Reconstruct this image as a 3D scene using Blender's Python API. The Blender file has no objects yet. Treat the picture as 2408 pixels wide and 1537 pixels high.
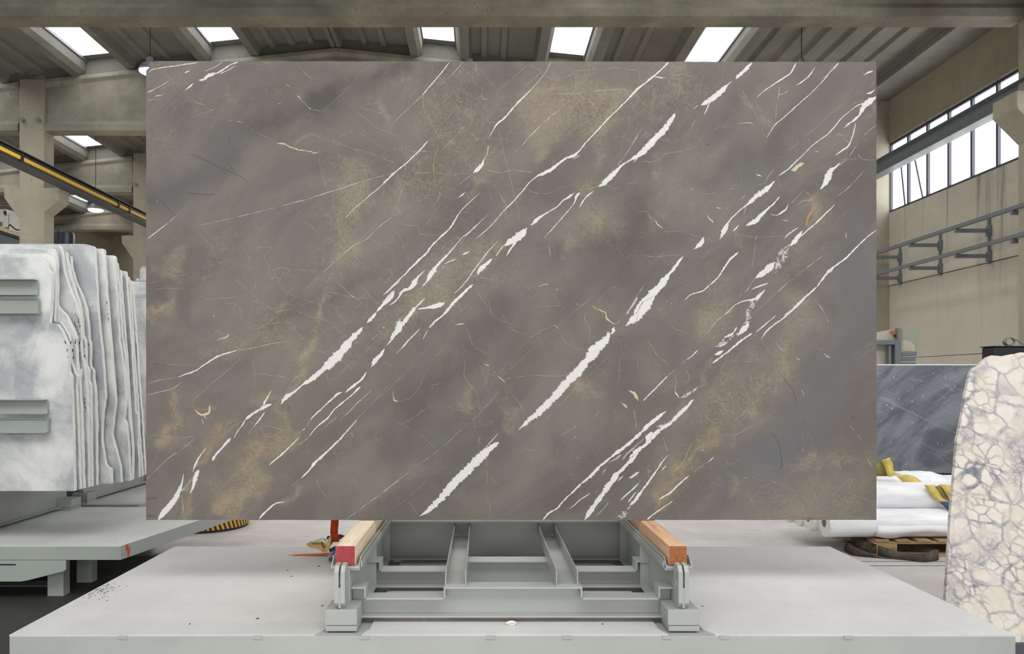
import bpy, bmesh, math, random
import numpy as np
from mathutils import Vector, Matrix, noise as mnoise

random.seed(7)
np.random.seed(7)
S = bpy.context.scene
COL = S.collection

# ------------------------------------------------------------------ camera
F = 1806.0            # focal length in pixels of the 2408 px wide frame (27 mm on 36 mm)
VX, VY = 1135.0, 897.0
EYE = 1.2
cam_d = bpy.data.cameras.new('camera')
cam_d.lens = 27.0
cam_d.sensor_width = 36.0
cam_d.sensor_fit = 'HORIZONTAL'
cam_d.shift_x = (1204 - VX) / 2408
cam_d.shift_y = (VY - 768.5) / 2408
cam_d.clip_end = 300
cam = bpy.data.objects.new('camera', cam_d)
cam.location = (0, 0, EYE)
cam.rotation_euler = (math.radians(90), 0, 0)
COL.objects.link(cam)
S.camera = cam

# ------------------------------------------------------------------ world, light, exposure
W = bpy.data.worlds.new('overcast')
W.use_nodes = True
bgn = W.node_tree.nodes['Background']
bgn.inputs[0].default_value = (0.93, 0.97, 1.0, 1)
bgn.inputs[1].default_value = 0.5
S.world = W
S.view_settings.view_transform = 'Standard'
S.view_settings.look = 'None'
S.view_settings.exposure = -0.1
S.view_settings.gamma = 1.0
S.view_settings.use_curve_mapping = False
S.cycles.max_bounces = 7
S.cycles.diffuse_bounces = 4
S.cycles.glossy_bounces = 3
S.cycles.transmission_bounces = 4
S.cycles.transparent_max_bounces = 24
S.cycles.sample_clamp_indirect = 5
S.cycles.use_denoising = True

def area_light(name, loc, rot, sx, sy, power, colr=(1, 0.98, 0.95)):
    l = bpy.data.lights.new(name, 'AREA')
    l.shape = 'RECTANGLE'; l.size = sx; l.size_y = sy; l.energy = power; l.color = colr
    o = bpy.data.objects.new(name, l)
    o.location = loc; o.rotation_euler = rot
    COL.objects.link(o)
    return o
# daylight through the roof lights of the bays above and behind the camera
area_light('skylight_area', (0.0, -1.8, 7.6), (math.radians(28), 0, 0), 13.0, 3.6, 680)
area_light('front_fill_light', (0.1, -3.6, 1.6), (math.radians(90), 0, 0), 9.0, 3.0, 200, (1, .99, .97))  # added low fill from behind the camera, lifts the trestle webs
area_light('window_band_near', (8.6, 1.6, 5.6), (math.radians(0), math.radians(62), 0), 1.6, 9.0, 220, (.97, .99, 1))
area_light('hall_lamps_middle', (-3.5, 14.6, 6.9), (0, 0, 0), 16, 1.0, 340, (1, .95, .86))
area_light('hall_lamps_far', (-6, 25.6, 6.7), (0, 0, 0), 14, 1.5, 420, (1, .94, .84))

# ------------------------------------------------------------------ helpers
def lin(c):
    out = []
    for v in c[:3]:
        v = v / 255.0
        out.append(v / 12.92 if v <= 0.04045 else ((v + 0.055) / 1.055) ** 2.4)
    return (out[0], out[1], out[2], 1.0)

def P(px, py, Y):
    return Vector(((px - VX) * Y / F, Y, EYE + (VY - py) * Y / F))

def PX(px, Y):
    return (px - VX) * Y / F

def floor_Y(py, z=0.0):
    return (EYE - z) * F / (py - VY)

class NT:
    def __init__(s, name):
        s.m = bpy.data.materials.new(name)
        s.m.use_nodes = True
        s.t = s.m.node_tree
        s.n = s.t.nodes
        s.b = s.n['Principled BSDF']
        s.out = s.n['Material Output']
    def node(s, typ, **kw):
        nd = s.n.new(typ)
        for k, v in kw.items():
            if k.startswith('i_'):
                key = k[2:]
                key = int(key) if key.isdigit() else key.replace('_', ' ')
                val = v
                if isinstance(val, bpy.types.NodeSocket):
                    s.t.links.new(val, nd.inputs[key])
                else:
                    nd.inputs[key].default_value = val
            else:
                setattr(nd, k, v)
        return nd
    def link(s, a, b):
        s.t.links.new(a, b)
    def math(s, op, a, b=None, c=None, clamp=False):
        nd = s.n.new('ShaderNodeMath'); nd.operation = op; nd.use_clamp = clamp
        for i, v in enumerate((a, b, c)):
            if v is None: continue
            if isinstance(v, bpy.types.NodeSocket): s.link(v, nd.inputs[i])
            else: nd.inputs[i].default_value = v
        return nd.outputs[0]
    def mix(s, fac, a, b, mode='MIX'):
        nd = s.n.new('ShaderNodeMix'); nd.data_type = 'RGBA'; nd.blend_type = mode
        for i, v in ((0, fac), (6, a), (7, b)):
            if isinstance(v, bpy.types.NodeSocket): s.link(v, nd.inputs[i])
            else: nd.inputs[i].default_value = v
        return nd.outputs[2]
    def noise(s, vec, scale, detail=4, rough=.55, dist=0.0):
        nd = s.n.new('ShaderNodeTexNoise')
        if vec is not None: s.link(vec, nd.inputs['Vector'])
        nd.inputs['Scale'].default_value = scale
        nd.inputs['Detail'].default_value = detail
        nd.inputs['Roughness'].default_value = rough
        nd.inputs['Distortion'].default_value = dist
        return nd
    def ramp(s, v, a, b, clamp=True):
        nd = s.n.new('ShaderNodeMapRange'); nd.clamp = clamp
        nd.interpolation_type = 'SMOOTHSTEP' if clamp else 'LINEAR'
        s.link(v, nd.inputs[0]); nd.inputs[1].default_value = a; nd.inputs[2].default_value = b
        return nd.outputs[0]
    def mapping(s, vec, scale=(1, 1, 1), rot=(0, 0, 0), loc=(0, 0, 0)):
        nd = s.n.new('ShaderNodeMapping')
        s.link(vec, nd.inputs[0])
        nd.inputs['Scale'].default_value = scale
        nd.inputs['Rotation'].default_value = rot
        nd.inputs['Location'].default_value = loc
        return nd.outputs[0]
    def coords(s, kind='Object'):
        g = s.n.new('ShaderNodeTexCoord')
        return g.outputs[kind]
    def world(s):
        g = s.n.new('ShaderNodeNewGeometry')
        return g.outputs['Position']
    def bump(s, h, strength=.2, dist=.01):
        nd = s.n.new('ShaderNodeBump')
        s.link(h, nd.inputs['Height']); nd.inputs['Strength'].default_value = strength
        nd.inputs['Distance'].default_value = dist
        s.link(nd.outputs[0], s.b.inputs['Normal'])
    def set(s, color=None, rough=None, metal=None, spec=None):
        for k, v in (('Base Color', color), ('Roughness', rough), ('Metallic', metal), ('Specular IOR Level', spec)):
            if v is None: continue
            if isinstance(v, bpy.types.NodeSocket): s.link(v, s.b.inputs[k])
            else: s.b.inputs[k].default_value = v
        return s.m

def mat_plain(name, c, rough=.5, metal=0.0, var=.08, scale=6.0, bump=0.0, spec=.5):
    t = NT(name)
    w = t.world()
    n = t.noise(w, scale, 5)
    a = lin(c)
    lo = tuple(v * (1 - var) for v in a[:3]) + (1,)
    hi = tuple(min(1, v * (1 + var)) for v in a[:3]) + (1,)
    cc = t.mix(t.ramp(n.outputs[0], .3, .7), lo, hi)
    if bump:
        n2 = t.noise(w, scale * 12, 3)
        t.bump(n2.outputs[0], bump, .01)
    return t.set(cc, rough, metal, spec)

def mat_concrete(name, c, dark=.72, warm=None, scale=1.2, rough=.85, stains=False, pits=True):
    t = NT(name)
    w = t.world()
    big = t.noise(w, scale, 7, .62, .3)
    fine = t.noise(w, 38, 4, .6)
    col = t.mix(t.ramp(big.outputs[0], .3, .72), tuple(v * dark for v in lin(c)[:3]) + (1,), lin(c))
    if warm:
        n3 = t.noise(w, .55, 4)
        col = t.mix(t.math('MULTIPLY', t.ramp(n3.outputs[0], .5, .75), .55), col, lin(warm))
    streak = t.noise(t.mapping(w, (2.6, 2.6, .22)), 2.4, 5, .6)
    col = t.mix(t.math('MULTIPLY', t.ramp(streak.outputs[0], .55, .8), .35), col, tuple(v * .55 for v in lin(c)[:3]) + (1,))
    col = t.mix(t.math('MULTIPLY', t.ramp(fine.outputs[0], .3, .8), .18), col, (1, 1, 1, 1), 'OVERLAY')
    h = fine.outputs[0]
    if pits:
        v = t.node('ShaderNodeTexVoronoi'); v.inputs['Scale'].default_value = 9
        t.link(t.mapping(w, (1, 1, .55)), v.inputs['Vector'])
        n4 = t.noise(w, 1.5, 2)
        pit = t.math('MULTIPLY', t.math('SUBTRACT', 1.0, t.ramp(v.outputs[0], .06, .16)), t.ramp(n4.outputs[0], .45, .62))
        col = t.mix(t.math('MULTIPLY', pit, .6), col, lin((62, 56, 44)))
    if stains:
        sep = t.node('ShaderNodeSeparateXYZ'); t.link(w, sep.inputs[0])
        yy = sep.outputs[1]
        st = None
        for y0, wd, am in ((13.9, .09, .9), (13.62, .16, .55), (13.3, .12, .9), (12.75, .05, .5), (14.85, .035, .6), (16.35, .03, .35)):
            nz = t.noise(t.mapping(w, (1, 14, .35)), 2.2, 4)
            d = t.math('ABSOLUTE', t.math('SUBTRACT', yy, y0))
            m = t.math('SUBTRACT', 1.0, t.ramp(d, 0, wd * 1.6))
            m = t.math('MULTIPLY', m, t.math('MULTIPLY', t.ramp(nz.outputs[0], .32, .62), am))
            st = m if st is None else t.math('MAXIMUM', st, m)
        top = t.ramp(sep.outputs[2], 1.9, 4.9)
        col = t.mix(t.math('MULTIPLY', st, t.math('MULTIPLY', top, .75)), col, lin((82, 62, 52)))
    t.bump(h, .25, .01)
    return t.set(col, rough, 0, .3)

def sock_z(t, w):
    sep = t.node('ShaderNodeSeparateXYZ'); t.link(w, sep.inputs[0]); return sep

# ---------------- mesh helpers
def box(bm, x0, x1, y0, y1, z0, z1):
    vs = [bm.verts.new(p) for p in ((x0, y0, z0), (x1, y0, z0), (x1, y1, z0), (x0, y1, z0),
                                    (x0, y0, z1), (x1, y0, z1), (x1, y1, z1), (x0, y1, z1))]
    for f in ((0, 1, 5, 4), (1, 2, 6, 5), (2, 3, 7, 6), (3, 0, 4, 7), (4, 5, 6, 7), (3, 2, 1, 0)):
        bm.faces.new([vs[i] for i in f])

def prism(bm, pts, axis, a, b):
    """pts 2D polygon extruded along axis from a to b. axis 'x': pts=(y,z); 'y': pts=(x,z); 'z': pts=(x,y)"""
    def mk(p, t):
        if axis == 'x': return (t, p[0], p[1])
        if axis == 'y': return (p[0], t, p[1])
        return (p[0], p[1], t)
    A = [bm.verts.new(mk(p, a)) for p in pts]
    B = [bm.verts.new(mk(p, b)) for p in pts]
    n = len(pts)
    bm.faces.new(A); bm.faces.new(list(reversed(B)))
    for i in range(n):
        j = (i + 1) % n
        bm.faces.new((A[j], A[i], B[i], B[j]))

def tube(bm, path, r, seg=8, closed=False):
    path = [Vector(p) for p in path]
    n = len(path)
    rings = []
    up = Vector((0, 0, 1))
    for i, p in enumerate(path):
        a = path[i - 1] if (i > 0 or closed) else path[0]
        b = path[(i + 1) % n] if (i < n - 1 or closed) else path[-1]
        t = (b - a)
        if t.length < 1e-9: t = Vector((0, 0, 1))
        t.normalize()
        s = t.cross(up)
        if s.length < 1e-3: s = t.cross(Vector((1, 0, 0)))
        s.normalize(); u = s.cross(t)
        rr = r[i] if isinstance(r, (list, tuple)) else r
        rings.append([bm.verts.new(p + s * math.cos(2 * math.pi * k / seg) * rr + u * math.sin(2 * math.pi * k / seg) * rr) for k in range(seg)])
    m = n if closed else n - 1
    for i in range(m):
        A, B = rings[i], rings[(i + 1) % n]
        for k in range(seg):
            bm.faces.new((A[k], A[(k + 1) % seg], B[(k + 1) % seg], B[k]))
    if not closed:
        bm.faces.new(list(reversed(rings[0]))); bm.faces.new(rings[-1])

def lathe(bm, prof, center, axis='z', seg=24):
    c = Vector(center)
    rings = []
    for r, h in prof:
        ring = []
        for k in range(seg):
            a = 2 * math.pi * k / seg
            if axis == 'z': v = Vector((r * math.cos(a), r * math.sin(a), h))
            elif axis == 'x': v = Vector((h, r * math.cos(a), r * math.sin(a)))
            else: v = Vector((r * math.cos(a), h, r * math.sin(a)))
            ring.append(bm.verts.new(c + v))
        rings.append(ring)
    for i in range(len(rings) - 1):
        for k in range(seg):
            bm.faces.new((rings[i][k], rings[i][(k + 1) % seg], rings[i + 1][(k + 1) % seg], rings[i + 1][k]))
    if prof[0][0] > 1e-6: bm.faces.new(list(reversed(rings[0])))
    if prof[-1][0] > 1e-6: bm.faces.new(rings[-1])

def ibeam(bm, axis, a, b, c, z0, z1, wf, tf=.008, tw=.007):
    """I section along axis from a to b centred at c across"""
    pts = [(c - wf/2, z0), (c + wf/2, z0), (c + wf/2, z0 + tf), (c + tw/2, z0 + tf), (c + tw/2, z1 - tf), (c + wf/2, z1 - tf),
           (c + wf/2, z1), (c - wf/2, z1), (c - wf/2, z1 - tf), (c - tw/2, z1 - tf), (c - tw/2, z0 + tf), (c - wf/2, z0 + tf)]
    prism(bm, pts, axis, a, b)

def finish(bm):
    bmesh.ops.remove_doubles(bm, verts=bm.verts, dist=1e-6)
    bmesh.ops.recalc_face_normals(bm, faces=bm.faces)

def obj(name, bm, m, parent=None, bevel=0.0, smooth=False):
    finish(bm)
    me = bpy.data.meshes.new(name)
    bm.to_mesh(me); bm.free()
    if m is not None:
        for mm in (m if isinstance(m, (list, tuple)) else (m,)): me.materials.append(mm)
    if smooth:
        me.polygons.foreach_set('use_smooth', [True] * len(me.polygons))
        try: me.set_sharp_from_angle(angle=math.radians(40))
        except Exception: pass
    o = bpy.data.objects.new(name, me)
    COL.objects.link(o)
    if parent is not None:
        o.parent = parent
        off = Vector((0, 0, 0)); q_ = parent
        while q_ is not None: off += q_.location; q_ = q_.parent
        o.location = -off
    if bevel:
        md = o.modifiers.new('bevel', 'BEVEL'); md.width = bevel; md.segments = 2; md.limit_method = 'ANGLE'
        md.angle_limit = math.radians(40)
    return o

def tag(o, label=None, cat=None, group=None, kind=None):
    if label: o['label'] = label
    if cat: o['category'] = cat
    if group: o['group'] = group
    if kind: o['kind'] = kind
    return o

def empty(name, loc, label=None, cat=None, group=None, kind=None):
    o = bpy.data.objects.new(name, None)
    o.empty_display_size = .1
    o.location = loc
    COL.objects.link(o)
    return tag(o, label, cat, group, kind)

def copy_tree(o, delta=None, parent=None):
    c = o.copy()
    COL.objects.link(c)
    if parent is not None: c.parent = parent
    elif delta is not None: c.location = o.location + Vector(delta)
    for ch in list(o.children):
        copy_tree(ch, None, c)
    return c

def BM(): return bmesh.new()

def ribbon(bm, pairs, sub=4):
    """smooth strip through pairs of 3D points"""
    A = [Vector(a) for a, b in pairs]; B = [Vector(b) for a, b in pairs]
    def cr(Q):
        out = []
        n = len(Q)
        for i in range(n - 1):
            p0 = Q[max(i - 1, 0)]; p1 = Q[i]; p2 = Q[i + 1]; p3 = Q[min(i + 2, n - 1)]
            for k in range(sub):
                t = k / sub
                out.append(.5 * ((2 * p1) + (p2 - p0) * t + (2 * p0 - 5 * p1 + 4 * p2 - p3) * t * t + (3 * p1 - p0 - 3 * p2 + p3) * t ** 3))
        out.append(Q[-1])
        return out
    A, B = cr(A), cr(B)
    va = [bm.verts.new(p) for p in A]; vb = [bm.verts.new(p) for p in B]
    for i in range(len(A) - 1):
        bm.faces.new((va[i], vb[i], vb[i + 1], va[i + 1]))

def solidify(o, t, off=0):
    m = o.modifiers.new('solid', 'SOLIDIFY'); m.thickness = t; m.offset = off
    return o

# ------------------------------------------------------------------ materials
M = {}
M['girder'] = mat_concrete('concrete_girder', (158, 154, 139), .66, (148, 138, 118), 1.8)
M['girder_front'] = mat_concrete('concrete_girder_shaded', (138, 133, 118), .6, (108, 100, 82), 1.5)  # darker girder copy: the front girder's weaker light put into its colour
M['column'] = mat_concrete('concrete_column', (168, 162, 146), .82, (156, 144, 122), 1.1)
M['roof'] = mat_concrete('concrete_roof_panel', (130, 128, 119), .76, None, 1.0, pits=False)
M['wall'] = mat_concrete('concrete_wall', (200, 194, 180), .84, (190, 178, 162), .7, stains=True, pits=False)
M['wall_plain'] = mat_concrete('concrete_wall_plain', (160, 152, 134), .84, None, .8, pits=False)
M['steel_grey'] = mat_plain('grey_painted_steel', (112, 118, 122), .45, 0, .06, 5)
M['steel_dark'] = mat_plain('dark_steel', (70, 74, 78), .5, 0, .08, 5)
M['yellow_bar'] = mat_plain('yellow_conductor_bar', (205, 165, 52), .5, 0, .06, 8)
M['black'] = mat_plain('black_plastic', (24, 27, 33), .5, 0, .1, 8)
M['navy'] = mat_plain('navy_enamel', (26, 32, 44), .4, 0, .1, 4)
M['white_paint'] = mat_plain('white_machine_paint', (232, 232, 228), .45, 0, .04, 4)
M['cream_paint'] = mat_plain('cream_machine_paint', (205, 196, 166), .5, 0, .06, 4)
M['mullion'] = mat_plain('dark_window_frame', (66, 70, 78), .5, 0, .05, 4)
M['chrome'] = mat_plain('chrome', (190, 190, 190), .25, 1.0, .05, 6)
M['purple'] = mat_plain('purple_fabric', (92, 62, 130), .7, 0, .15, 30)
M['lilac'] = mat_plain('lilac_fabric', (150, 130, 185), .7, 0, .12, 30)
M['blue_cloth'] = mat_plain('slate_blue_cloth', (70, 82, 112), .8, 0, .15, 30)
M['ring'] = mat_plain('off_white_plastic', (228, 226, 205), .5, 0, .04, 10)
M['chip'] = mat_plain('dark_stone_chip', (62, 58, 54), .9, 0, .2, 60)
M['film_end'] = mat_plain('film_roll_end', (235, 235, 233), .55, 0, .05, 20)
M['core'] = mat_plain('cardboard_core', (120, 108, 92), .8, 0, .1, 20)
M['cable_grey'] = mat_plain('grey_cable', (128, 124, 112), .5, 0, .1, 20)
M['red_rag'] = mat_plain('dark_red_paint', (130, 40, 44), .6, 0, .1, 20)

def mat_paint(name, c, rough=.42):
    t = NT(name); w = t.world()
    n = t.noise(w, 2.2, 6, .6); f = t.noise(w, 55, 3)
    a = lin(c)
    col = t.mix(t.ramp(n.outputs[0], .3, .7), tuple(v * .93 for v in a[:3]) + (1,), tuple(min(1, v * 1.05) for v in a[:3]) + (1,))
    sp = t.noise(w, 30, 6, .7)
    col = t.mix(t.math('MULTIPLY', t.ramp(sp.outputs[0], .66, .74), .4), col, tuple(v * .5 for v in a[:3]) + (1,))
    t.bump(f.outputs[0], .05, .003)
    return t.set(col, rough, 0, .5)
M['paint'] = mat_paint('grey_green_paint', (164, 167, 163))
M['paint_rack'] = mat_paint('pale_green_grey_paint', (160, 168, 160))

def mat_tread(name, c, lines=False):
    t = NT(name); w = t.world()
    sep = sock_z(t, w)
    p = 1 / .0165
    u = t.math('MULTIPLY', sep.outputs[0], p); v = t.math('MULTIPLY', sep.outputs[1], p)
    u2 = t.math('ADD', t.math('MULTIPLY', u, .7071), t.math('MULTIPLY', v, .7071))
    v2 = t.math('SUBTRACT', t.math('MULTIPLY', u, .7071), t.math('MULTIPLY', v, .7071))
    fu = t.math('SUBTRACT', t.math('FRACT', u2), .5); fv = t.math('SUBTRACT', t.math('FRACT', v2), .5)
    par = t.math('MODULO', t.math('ABSOLUTE', t.math('ADD', t.math('FLOOR', u2), t.math('FLOOR', v2))), 2.0)
    def lens(a, b):
        return t.math('SUBTRACT', 1.0, t.math('ADD', t.math('POWER', t.math('DIVIDE', t.math('ABSOLUTE', a), .47), 2.0),
                                               t.math('POWER', t.math('DIVIDE', t.math('ABSOLUTE', b), .17), 2.0)), clamp=True)
    L1 = lens(fu, fv); L2 = lens(fv, fu)
    hgt = t.math('ADD', t.math('MULTIPLY', L1, par), t.math('MULTIPLY', L2, t.math('SUBTRACT', 1.0, par)))
    hgt = t.ramp(hgt, 0, .6)
    a = lin(c)
    n = t.noise(w, 1.7, 6, .65)
    col = t.mix(t.ramp(n.outputs[0], .3, .72), tuple(v * .88 for v in a[:3]) + (1,), tuple(min(1, v * 1.04) for v in a[:3]) + (1,))
    col = t.mix(t.math('MULTIPLY', hgt, .10), col, (1, 1, 1, 1))
    # wear: scattered grime marks
    d = t.noise(t.mapping(w, (1, 2.2, 1)), 11, 6, .75)
    big = t.noise(w, 1.3, 2)
    g = t.math('MULTIPLY', t.ramp(d.outputs[0], .66, .74), t.ramp(big.outputs[0], .5, .7))
    col = t.mix(t.math('MULTIPLY', g, .6), col, lin((96, 88, 84)))
    if lines:
        l = t.math('FRACT', t.math('MULTIPLY', t.math('ADD', sep.outputs[0], t.math('MULTIPLY', sep.outputs[1], -.18)), 24))
        l = t.math('SUBTRACT', 1.0, t.ramp(t.math('ABSOLUTE', t.math('SUBTRACT', l, .5)), .02, .14))
        side = t.ramp(sep.outputs[0], -2.9, -2.4)
        col = t.mix(t.math('MULTIPLY', t.math('MULTIPLY', l, side), .35), col, lin((110, 116, 112)))
    t.bump(hgt, .55, .002)
    return t.set(col, .4, 0, .5)
M['tread'] = mat_tread('tread_plate', (208, 206, 204))
M['tread_left'] = mat_tread('tread_plate_lined', (226, 228, 224), True)

def mat_mesh_side():
    t = NT('crosshatch_skirt'); w = t.world(); sep = sock_z(t, w)
    a = t.math('MULTIPLY', sep.outputs[1], 42); z = t.math('MULTIPLY', sep.outputs[2], 60)
    l = None
    for s in (1, -1):
        f = t.math('ABSOLUTE', t.math('SUBTRACT', t.math('FRACT', t.math('ADD', a, t.math('MULTIPLY', z, s))), .5))
        k = t.math('SUBTRACT', 1.0, t.ramp(f, .05, .2))
        l = k if l is None else t.math('MAXIMUM', l, k)
    col = t.mix(t.math('MULTIPLY', l, .7), lin((198, 202, 198)), lin((104, 108, 106)))
    n = t.noise(t.mapping(w, (1, 1, .5)), 14, 4)
    spot = t.math('SUBTRACT', 1.0, t.ramp(t.math('ABSOLUTE', t.math('SUBTRACT', sep.outputs[1], 4.27)), .01, .035))
    spot = t.math('MULTIPLY', spot, t.ramp(n.outputs[0], .42, .52))
    col = t.mix(spot, col, lin((205, 80, 45)))
    t.bump(l, .3, .003)
    return t.set(col, .5)
M['skirt'] = mat_mesh_side()

def mat_floor():
    t = NT('floor_concrete'); w = t.world()
    n = t.noise(w, .8, 7, .65, .4); f = t.noise(t.mapping(w, (1, 3.5, 1)), 3.0, 7, .7)
    col = t.mix(t.ramp(n.outputs[0], .3, .7), lin((188, 182, 178)), lin((216, 212, 208)))
    col = t.mix(t.math('MULTIPLY', t.ramp(f.outputs[0], .55, .75), .4), col, lin((128, 122, 120)))
    s = t.noise(w, 14, 5, .7)
    col = t.mix(t.math('MULTIPLY', t.ramp(s.outputs[0], .68, .76), .5), col, lin((90, 82, 80)))
    # deep shade beside and under the platforms, painted into the floor colour
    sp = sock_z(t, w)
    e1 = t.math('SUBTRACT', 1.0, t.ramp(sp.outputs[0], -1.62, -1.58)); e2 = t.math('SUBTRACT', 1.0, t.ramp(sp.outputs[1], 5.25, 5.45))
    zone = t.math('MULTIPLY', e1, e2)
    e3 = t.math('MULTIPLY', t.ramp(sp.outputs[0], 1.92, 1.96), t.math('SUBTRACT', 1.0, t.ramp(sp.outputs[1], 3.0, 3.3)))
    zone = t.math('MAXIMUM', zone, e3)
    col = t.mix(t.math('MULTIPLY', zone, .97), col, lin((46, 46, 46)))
    t.bump(s.outputs[0], .1, .004)
    return t.set(col, .6, 0, .3)
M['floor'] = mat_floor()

def mat_wood(name, c, c2, axis=1, scale=1.0):
    t = NT(name); w = t.world()
    sc = [26, 26, 26]; sc[axis] = 1.2
    n = t.noise(t.mapping(w, tuple(v * scale for v in sc)), 1.6, 5, .6, .6)
    k = t.noise(w, 9, 3)
    col = t.mix(t.ramp(n.outputs[0], .32, .7), lin(c), lin(c2))
    col = t.mix(t.math('MULTIPLY', t.ramp(k.outputs[0], .62, .72), .35), col, tuple(v * .55 for v in lin(c2)[:3]) + (1,))
    t.bump(n.outputs[0], .2, .003)
    return t.set(col, .7, 0, .3)
M['wood_pale'] = mat_wood('pale_pine', (246, 232, 208), (226, 204, 168))
M['wood_warm'] = mat_wood('warm_pine', (226, 190, 156), (196, 152, 116))
M['wood_pallet'] = mat_wood('pallet_wood', (178, 150, 112), (138, 112, 80), 0)
M['red_end'] = mat_plain('red_painted_end', (160, 60, 66), .75, 0, .14, 40, .3)
M['saw_end'] = mat_plain('sawn_end_grain', (160, 98, 58), .85, 0, .3, 120, .4)

def mat_web(name, c, c2, axis=2):
    t = NT(name); w = t.world()
    n = t.noise(w, 22, 5, .7); f = t.noise(t.mapping(w, (260, 260, 60)), 1, 2)
    col = t.mix(t.ramp(n.outputs[0], .35, .7), lin(c), lin(c2))
    t.bump(f.outputs[0], .2, .002)
    return t.set(col, .8, 0, .2)
M['orange_web'] = mat_web('orange_webbing', (196, 74, 32), (168, 58, 26))
M['orange_tail'] = mat_web('orange_webbing_tail', (232, 130, 84), (214, 108, 60))
M['yellow_web'] = mat_web('yellow_webbing', (222, 200, 112), (186, 168, 92))
M['olive_web'] = mat_web('olive_webbing', (150, 138, 84), (120, 110, 66))
M['brown_web'] = mat_web('dirty_brown_webbing', (98, 90, 80), (66, 60, 54))
M['brass'] = mat_plain('zinc_yellow_steel', (178, 150, 92), .35, .7, .2, 40)

def mat_white_marble():
    t = NT('white_marble'); w = t.world()
    oi = t.node('ShaderNodeObjectInfo')
    sh = t.node('ShaderNodeCombineXYZ')
    t.link(t.math('MULTIPLY', oi.outputs['Random'], 3.0), sh.inputs[0])
    add = t.node('ShaderNodeVectorMath', operation='ADD'); t.link(w, add.inputs[0]); t.link(sh.outputs[0], add.inputs[1])
    v = add.outputs[0]
    n = t.noise(v, 3.2, 7, .6, .25)
    n2 = t.noise(t.mapping(v, (1, 1, 1.3), (0, .5, 0)), 3.6, 8, .62, .7)
    vein = t.math('SUBTRACT', 1.0, t.ramp(t.math('ABSOLUTE', t.math('SUBTRACT', n2.outputs[0], .5)), 0.0, .035))
    col = t.mix(t.ramp(n.outputs[0], .36, .66), lin((170, 174, 177)), lin((226, 227, 223)))
    m = t.math('MULTIPLY', vein, t.ramp(n.outputs[0], .62, .42))
    col = t.mix(t.math('MULTIPLY', m, .3), col, lin((134, 138, 144)))
    return t.set(col, .5, 0, .4)
M['marble'] = mat_white_marble()
M['marble_cut'] = mat_plain('white_marble_cut_edge', (238, 238, 235), .6, 0, .05, 12, .15)

def mat_arabescato():
    t = NT('brecciated_cream_marble'); o = t.world()
    rot = t.mapping(o, (1, 1, 1), (0, math.radians(-30), 0))
    wn = t.noise(o, 7, 4, .6)
    off = t.node('ShaderNodeVectorMath', operation='SCALE'); t.link(wn.outputs[1], off.inputs[0]); off.inputs['Scale'].default_value = .07
    ad = t.node('ShaderNodeVectorMath', operation='ADD'); t.link(rot, ad.inputs[0]); t.link(off.outputs[0], ad.inputs[1])
    st = t.mapping(ad.outputs[0], (.75, .1, 1.05))
    def vor(scale, lo, hi):
        v = t.node('ShaderNodeTexVoronoi', feature='DISTANCE_TO_EDGE'); v.inputs['Scale'].default_value = scale
        t.link(st, v.inputs['Vector'])
        return t.math('SUBTRACT', 1.0, t.ramp(v.outputs[0], lo, hi))
    big = t.noise(o, 3.2, 4)
    m1 = vor(9.0, .0, .075); m2 = vor(21, .0, .13); m3 = vor(46, 0, .2)
    veil = t.ramp(big.outputs[0], .36, .56)
    m = t.math('ADD', t.math('MULTIPLY', m1, .8), t.math('MULTIPLY', t.math('MULTIPLY', m2, veil), .85), clamp=True)
    patch = t.noise(o, 5.5, 4)
    m = t.math('MAXIMUM', m, t.math('MULTIPLY', t.math('MULTIPLY', t.ramp(patch.outputs[0], .50, .62), t.math('ADD', t.math('MULTIPLY', m3, .5), .45)), .9))
    wash = t.noise(o, 12, 6, .7)
    m = t.math('MULTIPLY', m, t.ramp(wash.outputs[0], .25, .6))
    c1 = t.mix(t.ramp(wash.outputs[0], .35, .7), lin((216, 207, 192)), lin((228, 220, 212)))
    grey = t.mix(t.ramp(big.outputs[0], .4, .65), lin((150, 150, 158)), lin((118, 118, 130)))
    col = t.mix(m, c1, grey)
    return t.set(col, .35, 0, .4)
M['arabescato'] = mat_arabescato()

def mat_darkslab():
    t = NT('blue_grey_marble_in_film'); w = t.world()
    r = t.mapping(w, (1, 1, 1), (0, math.radians(38), 0))
    s1 = t.noise(t.mapping(r, (.9, 1, 2.6)), 1.9, 6, .58, .9)
    s2 = t.noise(t.mapping(t.mapping(w, (1, 1, 1), (0, math.radians(-24), 0)), (.5, 1, 9)), 1.2, 1, .4, .15)
    col = t.mix(t.ramp(s1.outputs[0], .35, .66), lin((104, 108, 116)), lin((142, 146, 153)))
    l = t.math('SUBTRACT', 1.0, t.ramp(t.math('ABSOLUTE', t.math('SUBTRACT', s2.outputs[0], .5)), 0, .012))
    col = t.mix(t.math('MULTIPLY', l, .35), col, lin((176, 182, 190)))
    g = t.noise(t.mapping(r, (3, 1, 9)), 6, 3)
    t.bump(g.outputs[0], .35, .02)
    rough = t.math('ADD', t.math('MULTIPLY', s1.outputs[0], .2), .15)
    return t.set(col, rough, 0, .6)
M['darkslab'] = mat_darkslab()

def mat_film():
    t = NT('white_plastic_film'); w = t.world()
    n = t.noise(t.mapping(w, (1.5, 9, 9)), 3, 5, .6)
    col = t.mix(t.ramp(n.outputs[0], .3, .7), lin((232, 232, 236)), lin((250, 250, 252)))
    t.bump(n.outputs[0], .25, .01)
    return t.set(col, .3, 0, .6)
M['film'] = mat_film()

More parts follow.
